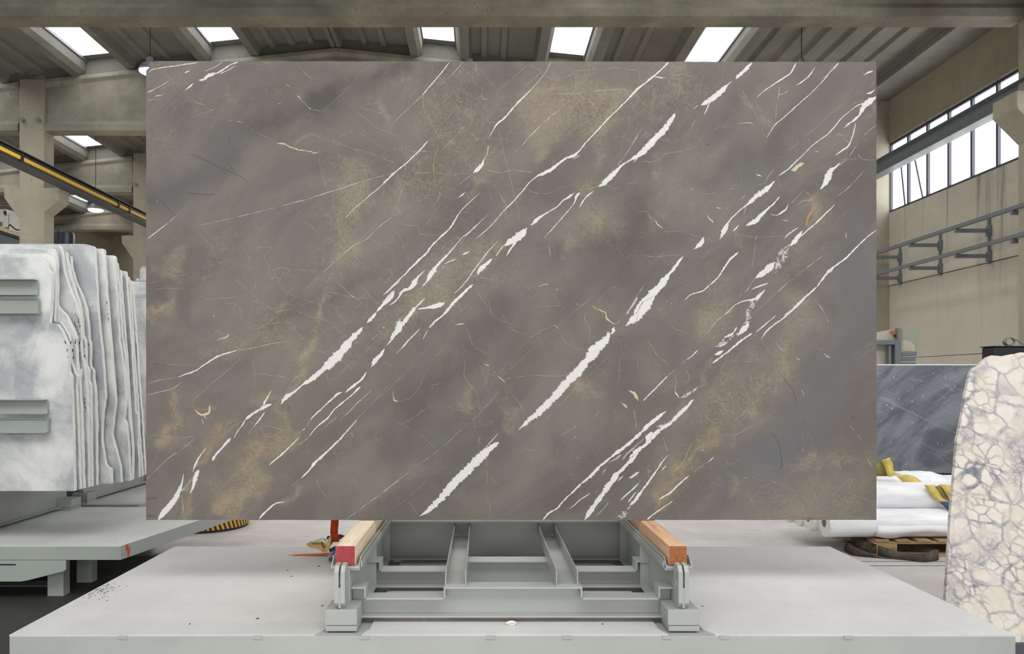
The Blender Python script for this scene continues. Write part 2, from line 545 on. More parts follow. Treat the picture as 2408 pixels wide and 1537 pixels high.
def mat_emit(name, c, s):
    t = NT(name)
    t.b.inputs['Base Color'].default_value = (.8, .8, .8, 1)
    t.b.inputs['Emission Color'].default_value = lin(c)
    t.b.inputs['Emission Strength'].default_value = s
    return t.m
M['sky_pane'] = mat_emit('daylit_translucent_pane', (250, 252, 255), 5.0)
M['roof_pane'] = mat_emit('daylit_roof_pane', (250, 252, 255), 4.5)
M['lamp'] = mat_emit('lit_lamp_lens', (235, 240, 255), 14)

def mat_hazard():
    t = NT('hazard_stripes'); o = t.coords('Object'); 
    sep = sock_z(t, o)
    ang = t.math('ARCTAN2', sep.outputs[1], sep.outputs[0])
    f = t.math('FRACT', t.math('ADD', t.math('MULTIPLY', ang, 9.0), t.math('MULTIPLY', sep.outputs[2], 9.0)))
    k = t.math('GREATER_THAN', f, .5)
    col = t.mix(k, lin((40, 38, 36)), lin((216, 160, 48)))
    return t.set(col, .5)
M['hazard'] = mat_hazard()
M['orange_paint'] = mat_plain('orange_machine_paint', (206, 132, 40), .5, 0, .1, 6)

# ================================================================== THE HALL
X_R, X_L = 9.0, -16.2
G_Y = [(6.35, 6.72), (11.83, 12.2), (17.2, 17.58), (22.8, 23.18), (28.4, 28.78)]
Y_END = 34.0
RIDGE = -3.29
def roof_z(x):           # top of the girders, underside of the roof panels
    return EYE + 7.49 - .108 * abs(x - RIDGE)

# floor
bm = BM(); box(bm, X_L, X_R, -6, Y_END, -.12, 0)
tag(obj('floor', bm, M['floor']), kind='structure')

# right wall: bays of recessed panels between pilasters, with a window band
wall_r = empty('wall_right', (X_R, 20, 0), kind='structure')
PIL = [(11.5, 12.05), (17.0, 17.55), (22.6, 23.15), (28.2, 28.75)]
bays = [(5.0, 11.5), (12.05, 17.0), (17.55, 22.6), (23.15, 28.2), (28.75, Y_END)]
Z_WB, Z_WT = EYE + 3.73, EYE + 5.27
for a, b in bays:
    for z0, z1, off in ((0, EYE + .495, 0), (EYE + .51, EYE + 2.11, 0), (EYE + 2.125, Z_WB, -.012), (Z_WT, EYE + 6.6, -.02)):
        bm = BM(); box(bm, X_R + off, X_R + .22, a + .004, b - .004, z0, z1)
        obj('wall_panel', bm, M['wall'] if z0 < Z_WT else M['wall_plain'], wall_r, .006)
for a, b in PIL:
    bm = BM(); box(bm, X_R - .6, X_R + .3, a, b, 0, EYE + 6.35)
    obj('pilaster', bm, M['column'], wall_r, .012)
    bm = BM()
    prism(bm, [(X_R - .6, EYE + 4.36), (X_R - 1.0, EYE + 4.36), (X_R - 1.0, EYE + 4.1), (X_R - .6, EYE + 3.7)], 'y', a, b)
    obj('corbel', bm, M['column'], wall_r, .01)

# window bands in the right wall
for wi, (a, b) in enumerate(bays[0:4]):
    win = empty('window_%d' % (wi + 1), (X_R + .08, (a + b) / 2, Z_WB), kind='structure')
    bm = BM()
    box(bm, X_R + .02, X_R + .1, a, b, Z_WB - .01, Z_WB + .055)
    box(bm, X_R + .02, X_R + .1, a, b, Z_WT - .06, Z_WT + .01)
    obj('window_frame', bm, M['mullion'], win)
    n = max(1, round((b - a) / .669)); st = (b - a) / n
    for i in range(n + 1):
        y = a + i * st
        bm = BM(); box(bm, X_R + .015, X_R + .095, y - .028, y + .028, Z_WB, Z_WT)
        obj('mullion', bm, M['mullion'], win)
    bm = BM(); box(bm, X_R + .02, X_R + .09, a, b, Z_WT - .42, Z_WT - .36)
    obj('transom_bar', bm, M['mullion'], win)
    for i in range(n):
        y = a + i * st
        for z0, z1 in ((Z_WB + .05, Z_WT - .42), (Z_WT - .36, Z_WT - .06)):
            bm = BM(); box(bm, X_R + .07, X_R + .076, y + .026, y + st - .026, z0, z1)
            obj('pane', bm, M['sky_pane'], win)
    if wi == 1:   # one casement stands open, its bars tilted out of line
        bm = BM()
        y = a + 5 * st + .12
        tube(bm, [(X_R + .0, y - .0, Z_WB + .03), (X_R - .02, y + .30, Z_WT - .5)], .018, 6)
        tube(bm, [(X_R + .0, y + .66, Z_WB + .03), (X_R - .02, y + .80, Z_WT - .5)], .018, 6)
        obj('casement_bar', bm, M['mullion'], win)

# back wall and left wall
wb = empty('wall_back', (-3, Y_END, 0), kind='structure')
for i in range(6):
    x0 = X_L + i * 4.2
    for z0, z1 in ((0, 2.4), (2.41, 4.8), (4.81, 8.9)):
        bm = BM(); box(bm, x0 + .006, x0 + 4.194, Y_END - .6, Y_END - .35, z0, z1)
        obj('wall_panel', bm, M['wall_plain'], wb)
wl = empty('wall_left', (X_L, 20, 0), kind='structure')
for i in range(5):
    y0 = 6 + i * 5.5
    for z0, z1 in ((0, 2.4), (2.41, 4.8), (4.81, 7.4)):
        bm = BM(); box(bm, X_L - .25, X_L, y0 + .006, y0 + 5.494, z0, z1)
        obj('wall_panel', bm, M['wall_plain'], wl)

# girders (precast, bottom flange proud of the web, pitched top)
for gi, (a, b) in enumerate(G_Y):
    t = empty('trim_%d' % (gi + 1), (RIDGE, a, EYE + 5.62), kind='structure')
    m = (a + b) / 2
    zb = EYE + 5.62
    for x0, x1 in ((X_L, -10.42), (-9.86, X_R - .6)) if gi else ((X_L, X_R - .6),):
        nseg = 24
        xs = sorted(set([x0 + (x1 - x0) * k / nseg for k in range(nseg + 1)] + ([RIDGE] if x0 < RIDGE < x1 else [])))
        bm = BM()
        secs = []
        for x in xs:
            zt = roof_z(x)
            prof = [(a, zb), (b, zb), (b, zb + .14), (m + .1, zb + .24), (m + .1, zt - .16), (b - .02, zt - .09), (b - .02, zt),
                    (a + .02, zt), (a + .02, zt - .09), (m - .1, zt - .16), (m - .1, zb + .24), (a, zb + .14)]
            secs.append([bm.verts.new((x, p[0], p[1])) for p in prof])
        for s0, s1 in zip(secs[:-1], secs[1:]):
            for k in range(12):
                bm.faces.new((s0[k], s0[(k + 1) % 12], s1[(k + 1) % 12], s1[k]))
        bm.faces.new(secs[0]); bm.faces.new(list(reversed(secs[-1])))
        obj('girder', bm, M['girder'] if gi != 1 else M['girder_front'], t, .012)
    # the strip of end ribs that closes the gap above the girder
    if gi:
        for x0, x1 in ((X_L, -10.42), (-9.86, X_R)):
            bm = BM(); 
            lo_, hi_ = .0, .40
            prism(bm, [(x0, roof_z(x0) + lo_), (x1, roof_z(x1) + lo_), (x1, roof_z(x1) + hi_), (x0, roof_z(x0) + hi_)] if not (x0 < RIDGE < x1) else
                  [(x0, roof_z(x0) + lo_), (RIDGE, roof_z(RIDGE) + lo_), (x1, roof_z(x1) + lo_), (x1, roof_z(x1) + hi_), (RIDGE, roof_z(RIDGE) + hi_), (x0, roof_z(x0) + hi_)], 'y', a + .11, b - .11)
            obj('cover_strip', bm, M['roof'], t)

# inner columns with corbels
for ci, (a, b) in enumerate(((17.2, 17.62), (22.8, 23.22), (28.4, 28.82))):
    c = empty('trim_%d' % (ci + 10), (-10.1, a, 0), kind='structure')
    xl, xr = -10.38, -9.83
    bm = BM(); box(bm, xl, xr, a, b, 0, roof_z(-10.1) + .02)
    obj('column', bm, M['column'], c, .015)
    bm = BM(); prism(bm, [(xr - .01, EYE + 4.34), (-9.49, EYE + 4.34), (-9.49, EYE + 4.06), (xr - .01, EYE + 3.78)], 'y', a, b)
    obj('corbel', bm, M['column'], c, .01)
    bm = BM(); prism(bm, [(xl + .01, EYE + 4.34), (-10.72, EYE + 4.34), (-10.72, EYE + 4.12), (xl + .01, EYE + 3.62)], 'y', a, b)
    obj('corbel', bm, M['column'], c, .01)
    for bx in (-10.29, -9.93):
        bm = BM(); lathe(bm, [(.05, -.06), (.05, -.03), (.03, -.03), (.03, 0)], (bx, a, EYE + 5.85), 'y', 12)
        obj('bolt', bm, M['steel_grey'], c)

# eave beam along the right wall
bm = BM(); box(bm, 8.3, X_R + .2, 5.0, Y_END - .7, EYE + 6.2, EYE + 6.34)
box(bm, 8.3, 8.42, 5.0, Y_END - .7, EYE + 6.34, EYE + 6.6)
tag(obj('trim_20', bm, M['roof'], None, .01), kind='structure')

# roof panels between the girders, with roof lights between them
SKY = [(-14.6, -13.8), (-11.75, -10.95), (-8.92, -8.12), (-6.08, -5.33), (-1.34, -.59), (1.46, 2.27), (4.3, 5.1)]
edges = [X_L] + [v for s in SKY for v in s] + [8.6]
spans = [(edges[i], edges[i + 1]) for i in range(0, len(edges), 2)]
ceil = empty('ceiling', (RIDGE, 17, roof_z(RIDGE)), kind='structure')
for bi in range(5):
    y0 = G_Y[bi][1] - .1
    y1 = G_Y[bi + 1][0] + .1 if bi < 4 else Y_END - .5
    for (x0, x1) in spans:
        cuts = [(x0, x1)] if not (x0 < RIDGE < x1) else [(x0, RIDGE - .012), (RIDGE + .012, x1)]
        for (p, q) in cuts:
            prof = []
            inner_l = p in [s[1] for s in SKY]; inner_r = q in [s[0] for s in SKY]
            zs = .30
            lo = []
            if inner_l: lo += [(p, .31), (p + .03, .18), (p + .10, .07), (p + .19, .02), (p + .30, .02), (p + .36, .20)]
            else: lo += [(p, .02), (p + .10, .02), (p + .14, .22)]
            xe = q - (.34 if inner_r else .12)
            x = p + .62
            while x < xe - .25:
                lo += [(x - .09, .24), (x - .055, .17), (x + .055, .17), (x + .09, .24)]
                x += .43
            if inner_r: lo += [(q - .34, .24), (q - .28, .0), (q - .10, .0), (q - .02, .10), (q, .31)]
            else: lo += [(q - .14, .22), (q - .10, .02), (q, .02)]
            up = [(q, .36), (p, .36)]
            pts = [(x, z + roof_z(x)) for x, z in lo + up]
            bm = BM(); prism(bm, pts, 'y', y0, y1)
            obj('roof_panel', bm, M['roof'], ceil)
    for (x0, x1) in SKY:
        ye = y1 - .22
        xm0, xm1 = x0 - .02, x1 + .02
        for nm, ya, yb, mm in (('roof_light_pane', y0, ye, M['roof_pane']), ('roof_light_cover', ye, y1, M['roof'])):
            if yb - ya < .05: continue
            bm = BM()
            prism(bm, [(xm0, roof_z(x0) + .36), (xm1, roof_z(x1) + .36), (xm1, roof_z(x1) + .40), (xm0, roof_z(x0) + .40)], 'y', ya, yb)
            obj(nm, bm, mm, ceil)
        bm = BM()
        box(bm, x0 + .0, x0 + .03, y0, y1, roof_z(x0) + .30, roof_z(x0) + .36)
        box(bm, x1 - .03, x1, y0, y1, roof_z(x1) + .30, roof_z(x1) + .36)
        obj('roof_light_frame', bm, M['steel_grey'], ceil)

# crane runway on the right corbels (steel I section)
rr = empty('crane_runway_beam', (8.42, 12, EYE + 4.39), 'grey steel I-section crane runway running along the window wall on corbels', 'beam')
bm = BM()
ibeam(bm, 'y', 5.2, 33.2, 8.42, EYE + 4.37, EYE + 4.68, .23, .016, .014)
obj('beam', bm, M['steel_grey'], rr)
bm = BM(); box(bm, 8.395, 8.445, 5.2, 33.2, EYE + 4.68, EYE + 4.72)
obj('rail', bm, M['steel_dark'], rr)

# crane runway on the left corbels with the yellow conductor bar
rl = empty('crane_runway_beam', (-9.36, 12, EYE + 4.34), 'dark steel crane runway crossing in front of the inner concrete columns, left', 'beam')
bm = BM()
prism(bm, [(-9.50, EYE + 4.34), (-9.20, EYE + 4.34), (-9.20, EYE + 4.365), (-9.335, EYE + 4.38), (-9.335, EYE + 4.60), (-9.23, EYE + 4.61),
           (-9.23, EYE + 4.63), (-9.48, EYE + 4.63), (-9.48, EYE + 4.61), (-9.365, EYE + 4.60), (-9.365, EYE + 4.38), (-9.50, EYE + 4.365)], 'y', 5.5, 33)
obj('beam', bm, M['steel_dark'], rl)
bm = BM(); box(bm, -9.4, -9.32, 5.5, 33, EYE + 4.63, EYE + 4.67)
obj('rail', bm, M['steel_dark'], rl)
bar = empty('conductor_rail', (-9.17, 12, EYE + 4.42), 'yellow segmented conductor rail fixed along the left crane runway', 'rail')
ys = [8.0, 14.85, 17.75, 18.15, 22.1, 26.0, 26.6, 32.5]
ys = [8.0, 15.25, 19.3, 19.9, 24.5, 30.0]
for i in range(len(ys) - 1):
    bm = BM(); box(bm, -9.19, -9.15, ys[i] + .035, ys[i + 1] - .035, EYE + 4.40, EYE + 4.475)
    obj('bar_segment', bm, M['yellow_bar'], bar, .006)
for y in ys[1:-1]:
    bm = BM(); box(bm, -9.21, -9.13, y - .04, y + .04, EYE + 4.38, EYE + 4.53)
    obj('joint_clamp', bm, M['black'], bar)
bm = BM(); box(bm, -9.23, -9.145, 8, 30, EYE + 4.478, EYE + 4.52)
obj('cover_strip', bm, M['black'], bar)
bm = BM(); box(bm, -9.23, -9.19, 8, 30, EYE + 4.37, EYE + 4.40)
obj('cover_strip', bm, M['steel_dark'], bar)

# service rails on brackets along the right wall
sr = empty('bracket_rails', (8.4, 15, EYE + 2.2), 'two grey steel rails carried by wall brackets below the windows', 'rails')
for z in (2.71, 2.26):
    bm = BM(); box(bm, 8.36, 8.43, 9.5, 22.5, EYE + z, EYE + z + .06)
    obj('rail', bm, M['steel_grey'], sr)
for i in range(8):
    y = 13.6 + 1.45 * (i - 2)
    for z in (2.64, 2.19):
        bm = BM(); box(bm, 8.36, X_R - .01, y - .03, y + .03, EYE + z, EYE + z + .065)
        obj('bracket_arm', bm, M['steel_grey'], sr)
        bm = BM(); box(bm, X_R - .06, X_R - .012, y - .055, y + .055, EYE + z - .06, EYE + z + .12)
        obj('wall_plate', bm, M['steel_grey'], sr)
    bm = BM(); box(bm, X_R - .05, X_R - .015, y - .022, y + .022, EYE + 2.08, EYE + 2.95)
    obj('upright', bm, M['steel_grey'], sr)

# pendant lamps
def lamp(px, py, Y, label, ctop):
    p = P(px, py, Y)
    e = empty('pendant_lamp', p, label, 'lamp', 'high bay pendant lamps')
    bm = BM(); lathe(bm, [(.21, 0), (.2, .03), (.13, .13), (.06, .17), (.05, .26), (.0, .26)], p, 'z', 20)
    obj('lamp_shade', bm, M['steel_grey'], e, 0, True)
    bm = BM(); lathe(bm, [(.185, .012), (.185, -.02), (.12, -.05), (0, -.06)], p, 'z', 20)
    obj('lens', bm, M['lamp'], e, 0, True)
    bm = BM(); tube(bm, [p + Vector((0, 0, .25)), Vector((p.x, p.y, ctop))], .008, 5)
    obj('cable', bm, M['black'], e)
lamp(353, 168, 14.4, 'glowing pendant lamp just above the top left corner of the big slab', roof_z(-6.2) + .2)
lamp(1105, 172, 14.4, 'glowing pendant lamp above the middle of the big slab\'s top edge', roof_z(-.3) + .2)
lamp(1885, 172, 14.4, 'glowing pendant lamp above the right part of the big slab\'s top edge', roof_z(5.9) + .2)
lamp(225, 493, 20.5, 'small bright pendant lamp below the left crane runway between the columns', roof_z(-10.3) + .2)

# ================================================================== PLATFORMS
def platform(x0, x1, y0, y1, zt, label, plates, tread, seam=True):
    e = empty('steel_platform', ((x0 + x1) / 2, y0, 0), label, 'platform')
    bm = BM()
    # hollow frame: fascia on four sides and cross joists
    box(bm, x0, x1, y0, y0 + .012, zt - .085, zt - .005)
    box(bm, x0, x1, y1 - .012, y1, zt - .085, zt - .005)
    box(bm, x0, x0 + .012, y0 + .012, y1 - .012, zt - .085, zt - .005)
    box(bm, x1 - .012, x1, y0 + .012, y1 - .012, zt - .085, zt - .005)
    obj('fascia', bm, M['paint'], e, .002)
    bm = BM(); box(bm, x0 + .012, x1 - .012, y0 + .012, y1 - .012, zt - .03, zt - .006)
    obj('deck_frame', bm, M['paint'], e)
    for pts in plates:
        bm = BM(); prism(bm, pts, 'z', zt - .006, zt)
        obj('tread_plate', bm, tread, e)
    return e

ZP = EYE - .9        # top of the platforms
pm = platform(-1.684, 1.896, 2.732, 4.195, ZP, 'wide grey steel tread-plate platform in the foreground carrying the trestle', [
    [(-1.684, 2.732), (-.600, 2.738), (-.572, 2.80), (-.572, 4.195), (-1.684, 4.195)],
    [(-.432, 2.738), (.662, 2.738), (.640, 2.80), (.640, 4.195), (-.41, 4.195), (-.41, 2.80)],
    [(.83, 2.738), (1.896, 2.732), (1.896, 4.195), (.80, 4.195), (.80, 2.80)]], M['tread'])
for x in (-1.45, -.5, .72, 1.66):
    for y in (2.85, 4.02):
        bm = BM(); box(bm, x - .04, x + .04, y - .04, y + .04, 0, ZP - .08)
        obj('leg', bm, M['paint'], pm)
for x in (-1.28, -.80, -.42, .03, .30, .655, .86, 1.30):       # little weld tabs that hold the plates
    bm = BM(); box(bm, x - .016, x + .016, 2.7285, 2.745, ZP - .014, ZP - .0035)
    obj('weld_tab', bm, M['paint'], pm)

def xr(y): return -1.986 + (y - 4.21) * .18
p1 = empty('steel_platform', (-3.2, 4.21, 0), 'grey steel platform with crosshatched side at left under the front stack of white slabs', 'platform')
bm = BM(); prism(bm, [(-5.4, 4.21), (xr(4.21), 4.21), (xr(5.52), 5.52), (-5.4, 5.52)], 'z', ZP - .006, ZP)
obj('tread_plate', bm, M['tread_left'], p1)
bm = BM(); prism(bm, [(-5.4, 4.212), (xr(4.21) - .01, 4.212), (xr(5.52) - .01, 5.515), (-5.4, 5.515)], 'z', ZP - .03, ZP - .006)
obj('deck_frame', bm, M['paint'], p1)
bm = BM(); box(bm, -5.4, xr(4.21) - .006, 4.205, 4.217, ZP - .076, ZP - .002)
obj('fascia', bm, M['paint_rack'], p1, .002)
bm = BM(); prism(bm, [(xr(4.21) - .008, 4.208), (xr(4.21) + .002, 4.208), (xr(5.52) + .002, 5.52), (xr(5.52) - .008, 5.52)], 'z', ZP - .076, ZP - .001)
obj('mesh_skirt', bm, M['skirt'], p1)
# gusset hanging below the front edge, with its slot
g = []
for px, py in ((-300, 1316), (157, 1316), (157, 1338), (152, 1342), (68, 1363), (50, 1366), (-300, 1366)):
    v = P(px, py, 4.215); g.append((v.x, v.z))
bm = BM(); prism(bm, g, 'y', 4.205, 4.217)
obj('gusset_plate', bm, M['paint_rack'], p1, .002)
a, b = P(-200, 1326, 4.2), P(36, 1329, 4.2)
bm = BM(); box(bm, a.x, b.x, 4.2035, 4.206, b.z, a.z)
obj('slot', bm, M['black'], p1)
for x, y in ((-2.39, 4.33), (-2.38, 4.62), (-2.37, 5.42), (-3.6, 4.4), (-3.6, 5.4), (-4.8, 4.4)):
    bm = BM(); box(bm, x - .045, x + .045, y - .035, y + .035, 0, ZP - .03)
    obj('leg', bm, M['paint_rack'], p1, .003)
bm = BM(); box(bm, -5.4, -2.49, 4.50, 4.62, 0, .004)  # pale strip added to stand in for a lit band of floor
tag(obj('trim_40', bm, M['steel_grey']), kind='structure')
p2 = empty('steel_platform', (-3.2, 5.62, 0), 'grey steel platform behind the crosshatched one at left, under the far stand', 'platform')
bm = BM(); box(bm, -5.4, -2.53, 5.66, 7.1, ZP - .006, ZP)
obj('tread_plate', bm, M['tread'], p2)
bm = BM(); box(bm, -5.4, -2.53, 5.655, 7.105, ZP - .09, ZP - .006)
obj('deck_frame', bm, M['paint_rack'], p2)
for x, y in ((-2.64, 5.72), (-2.62, 7.04), (-3.6, 5.9), (-4.9, 5.9), (-4.9, 6.9)):
    bm = BM(); box(bm, x - .045, x + .045, y - .035, y + .035, 0, ZP - .09)
    obj('leg', bm, M['paint_rack'], p2)

# ================================================================== TRESTLE
def Z(v): return EYE + v
def trestle(name_label, mat):
    e = empty('steel_trestle', (.11, 2.77, ZP), name_label, 'trestle')
    blocks = [(-.570, -.4535, 2.769, 2.90), (.668, .783, 2.769, 2.90), (-.61, -.505, 3.87, 4.0), (.72, .825, 3.87, 4.0)]
    for x0, x1, y0, y1 in blocks:
        bm = BM(); box(bm, x0 + .003, x1, y0, y1, ZP, ZP + .019)
        obj('base_plate', bm, mat, e, .002)
        bm = BM(); box(bm, x0, x1, y0, y1, ZP + .0205, ZP + .0775)
        obj('foot_block', bm, mat, e, .003)
    # side beams with channel trays for the timbers
    for sx, xw in ((-1, -.497), (1, .717)):
        bm = BM()
        ibeam(bm, 'y', 2.848, 4.0, xw, Z(-.882), Z(-.692), .082, .007, .008)
        b_ = obj('side_beam', bm, mat, e, .0015)
        bm = BM()
        if sx < 0: a0, a1 = -.562, -.456
        else: a0, a1 = .680, .778
        box(bm, a0, a1, 2.845, 4.0, Z(-.692), Z(-.684))
        # lips, cut at the front end
        for xa in (a0, a1 - .004):
            prism(bm, [(2.848, Z(-.684)), (4.0, Z(-.684)), (4.0, Z(-.655)), (2.885, Z(-.655))], 'x', xa, xa + .004)
        obj('support_tray', bm, mat, e, .001)
        xs = a1 + .0025 if sx < 0 else a0 - .0065
        bm = BM(); box(bm, xs, xs + .004, 2.86, 3.32, Z(-.690), Z(-.668)); box(bm, xs, xs + .004, 3.335, 3.8, Z(-.690), Z(-.668))
        obj('edge_strip', bm, mat, e)
        # stiffener plates on the inner side
        for y in (3.30, 3.79):
            bm = BM()
            if sx < 0: box(bm, xw + .004, xw + .04, y, y + .008, Z(-.875), Z(-.699))
            else: box(bm, xw - .04, xw - .004, y, y + .008, Z(-.875), Z(-.699))
            obj('stiffener', bm, mat, e)
    # stepped cross beams (front and middle)
    def cross(yf, yb, yw, xl, xr_):
        hi, lo, t = -.7675, -.808, .007
        xa, xb, xc, xd = xl + .055, -.146, .373, xr_ - .055
        bm = BM()
        box(bm, xl, xr_, yf, yb, Z(-.882), Z(-.876))
        # web following the steps
        prism(bm, [(xl, Z(-.876)), (xr_, Z(-.876)), (xr_, Z(hi) - t), (xd, Z(hi) - t), (xd, Z(lo) - t), (xc, Z(lo) - t), (xc, Z(hi) - t),
                   (xb, Z(hi) - t), (xb, Z(lo) - t), (xa, Z(lo) - t), (xa, Z(hi) - t), (xl, Z(hi) - t)], 'y', yw, yw + .007)
        box(bm, xl, xa, yf, yb, Z(hi) - t, Z(hi)); box(bm, xd, xr_, yf, yb, Z(hi) - t, Z(hi))
        box(bm, xa, xb, yf, yb, Z(lo) - t, Z(lo)); box(bm, xc, xd, yf, yb, Z(lo) - t, Z(lo))
        box(bm, xb, xc, yf, yb, Z(hi) - t, Z(hi))
        for x in (xa - t, xb, xc - t, xd):
            box(bm, x + .0002, x + t - .0002, yf + .0004, yb - .0004, Z(lo) + .0002, Z(hi) - .0003)
        obj('cross_beam', bm, mat, e, .001)
    cross(2.870, 2.945, 2.914, -.492, .712)
    cross(3.290, 3.375, 3.335, -.492, .712)
    bm = BM()
    prism(bm, [(3.80, Z(-.882)), (3.94, Z(-.882)), (3.94, Z(-.876)), (3.874, Z(-.876)), (3.874, Z(-.697)), (3.94, Z(-.697)), (3.94, Z(-.69)),
               (3.80, Z(-.69)), (3.80, Z(-.697)), (3.867, Z(-.697)), (3.867, Z(-.876)), (3.80, Z(-.876))], 'x', -.492, .712)
    obj('cross_beam', bm, mat, e, .001)
    # two U channels laid lengthwise
    for x0, x1 in ((-.141, -.062), (.276, .359)):
        bm = BM()
        box(bm, x0, x1, 2.887, 3.80, Z(-.7675), Z(-.7635))
        for xa in (x0, x1 - .004):
            prism(bm, [(2.889, Z(-.7635)), (3.866, Z(-.7635)), (3.866, Z(-.711)), (2.889, Z(-.711))], 'x', xa, xa + .004)
        obj('guide_channel', bm, mat, e, .001)
    # twin-plate lifting lugs with a hole
    for s, x0 in ((-1, -.536), (1, .7075)):
        l = None
        for k in (0, 1):
            xa = x0 + k * .0225
            bm = BM()
            y0, y1 = 2.773, 2.843
            outer = [(y0, Z(-.80)), (y0 + .02, Z(-.822)), (y1, Z(-.822)), (y1, Z(-.675)), (y1 - .012, Z(-.665)), (y0 + .018, Z(-.668)), (y0, Z(-.688))]
            cy, cz, r = y0 + .031, Z(-.724), .013
            angs = sorted([2 * math.pi * q / 24 for q in range(24)] + [math.atan2(p[1] - cz, p[0] - cy) % (2 * math.pi) for p in outer])
            def hit(a):
                d = (math.cos(a), math.sin(a)); best = None
                for q in range(len(outer)):
                    (ax, az), (bx2, bz2) = outer[q], outer[(q + 1) % len(outer)]
                    ex, ez = bx2 - ax, bz2 - az
                    den = d[0] * ez - d[1] * ex
                    if abs(den) < 1e-12: continue
                    tt = ((ax - cy) * ez - (az - cz) * ex) / den
                    uu = ((ax - cy) * d[1] - (az - cz) * d[0]) / den
                    if tt > 0 and -1e-6 <= uu <= 1 + 1e-6 and (best is None or tt < best): best = tt
                return (cy + d[0] * best, cz + d[1] * best)
            po = [hit(a) for a in angs]; pi_ = [(cy + r * math.cos(a), cz + r * 1.3 * math.sin(a)) for a in angs]
            L0 = [[bm.verts.new((xx, p[0], p[1])) for p in pp] for xx in (xa, xa + .0155) for pp in (po, pi_)]
            nn = len(angs)
            for q in range(nn):
                w2 = (q + 1) % nn
                bm.faces.new((L0[0][q], L0[0][w2], L0[1][w2], L0[1][q]))
                bm.faces.new((L0[2][w2], L0[2][q], L0[3][q], L0[3][w2]))
                bm.faces.new((L0[0][w2], L0[0][q], L0[2][q], L0[2][w2]))
                bm.faces.new((L0[1][q], L0[1][w2], L0[3][w2], L0[3][q]))
            o = obj('lifting_lug', bm, mat, e)
            if l is None: l = o
        bm = BM(); box(bm, x0 + .0155, x0 + .0225, 2.7745, 2.8415, Z(-.818), Z(-.745))
        obj('spacer', bm, mat, l)
        bm = BM(); prism(bm, [(x0 + .005, Z(-.818)), (x0 + .034, Z(-.818)), (x0 + .024, Z(-.8225))], 'y', 2.785, 2.83)
        obj('weld_bead', bm, mat, l)
    return e
tr = trestle('grey steel trestle with two timber trays in front, under the big grey slab', M['paint'])
t2 = copy_tree(tr, (-3.70, 1.50, 0))
t2['label'] = 'grey steel trestle below the front stack of white slabs at left'
t3 = copy_tree(tr, (-3.70, 2.90, 0))
t3['label'] = 'grey steel trestle on the platform behind, left of the big slab'
for t_ in (tr, t2, t3): t_['group'] = 'grey steel slab trestles'

# timbers in the trays
def timber(name, x0, x1, y0, y1, z0, z1, m, mend, label, endlabel):
    e = empty(name, ((x0 + x1) / 2, y0, z0), label, 'timber')
    bm = BM(); box(bm, x0, x1, y0 + .0015, y1, z0, z1)
    bmesh.ops.subdivide_edges(bm, edges=[ed for ed in bm.edges if abs((ed.verts[0].co - ed.verts[1].co).y) > .5], cuts=14)
    for v in bm.verts:
        if y0 + .05 < v.co.y < y1 - .05:
            v.co += Vector((mnoise.noise(v.co * 9), 0, mnoise.noise(v.co * 7 + Vector((4, 4, 4))))) * .0025
    obj('beam', bm, m, e, .004)
    bm = BM(); box(bm, x0 + .001, x1 - .001, y0, y0 + .006, z0 + .001, z1 - .001)
    o = obj('end_face', bm, mend, e, .003); o['label'] = endlabel
timber('timber_beam', -.5457, -.4735, 2.850, 4.0, Z(-.683), Z(-.609), M['wood_pale'], M['red_end'], 'pale pine beam with a red painted end in the left tray of the trestle', 'red painted end')
timber('timber_beam', .6925, .7585, 2.850, 4.0, Z(-.683), Z(-.609), M['wood_warm'], M['saw_end'], 'darker pine beam with rough brown sawn end in the right tray', 'rough brown sawn end')
for dy, lab in ((1.50, 'front'), (2.90, 'rear')):
    for x, s in ((-4.21, 'left'), (-2.975, 'right')):
        timber('timber_beam', x - .036, x + .036, 2.850 + dy, 4.0 + dy, Z(-.683), Z(-.609), M['wood_warm'], M['saw_end'],
               'pine beam in the %s tray of the %s trestle under white slabs' % (s, lab), 'sawn end')

# ================================================================== BIG SLAB (traced veins inlaid in the face)
SY = 3.373
SX0, SX1, SZ0, SZ1 = PX(343.5, SY), PX(2061, SY), EYE + (897 - 1222.0) / F * SY, EYE + (897 - 145.5) / F * SY

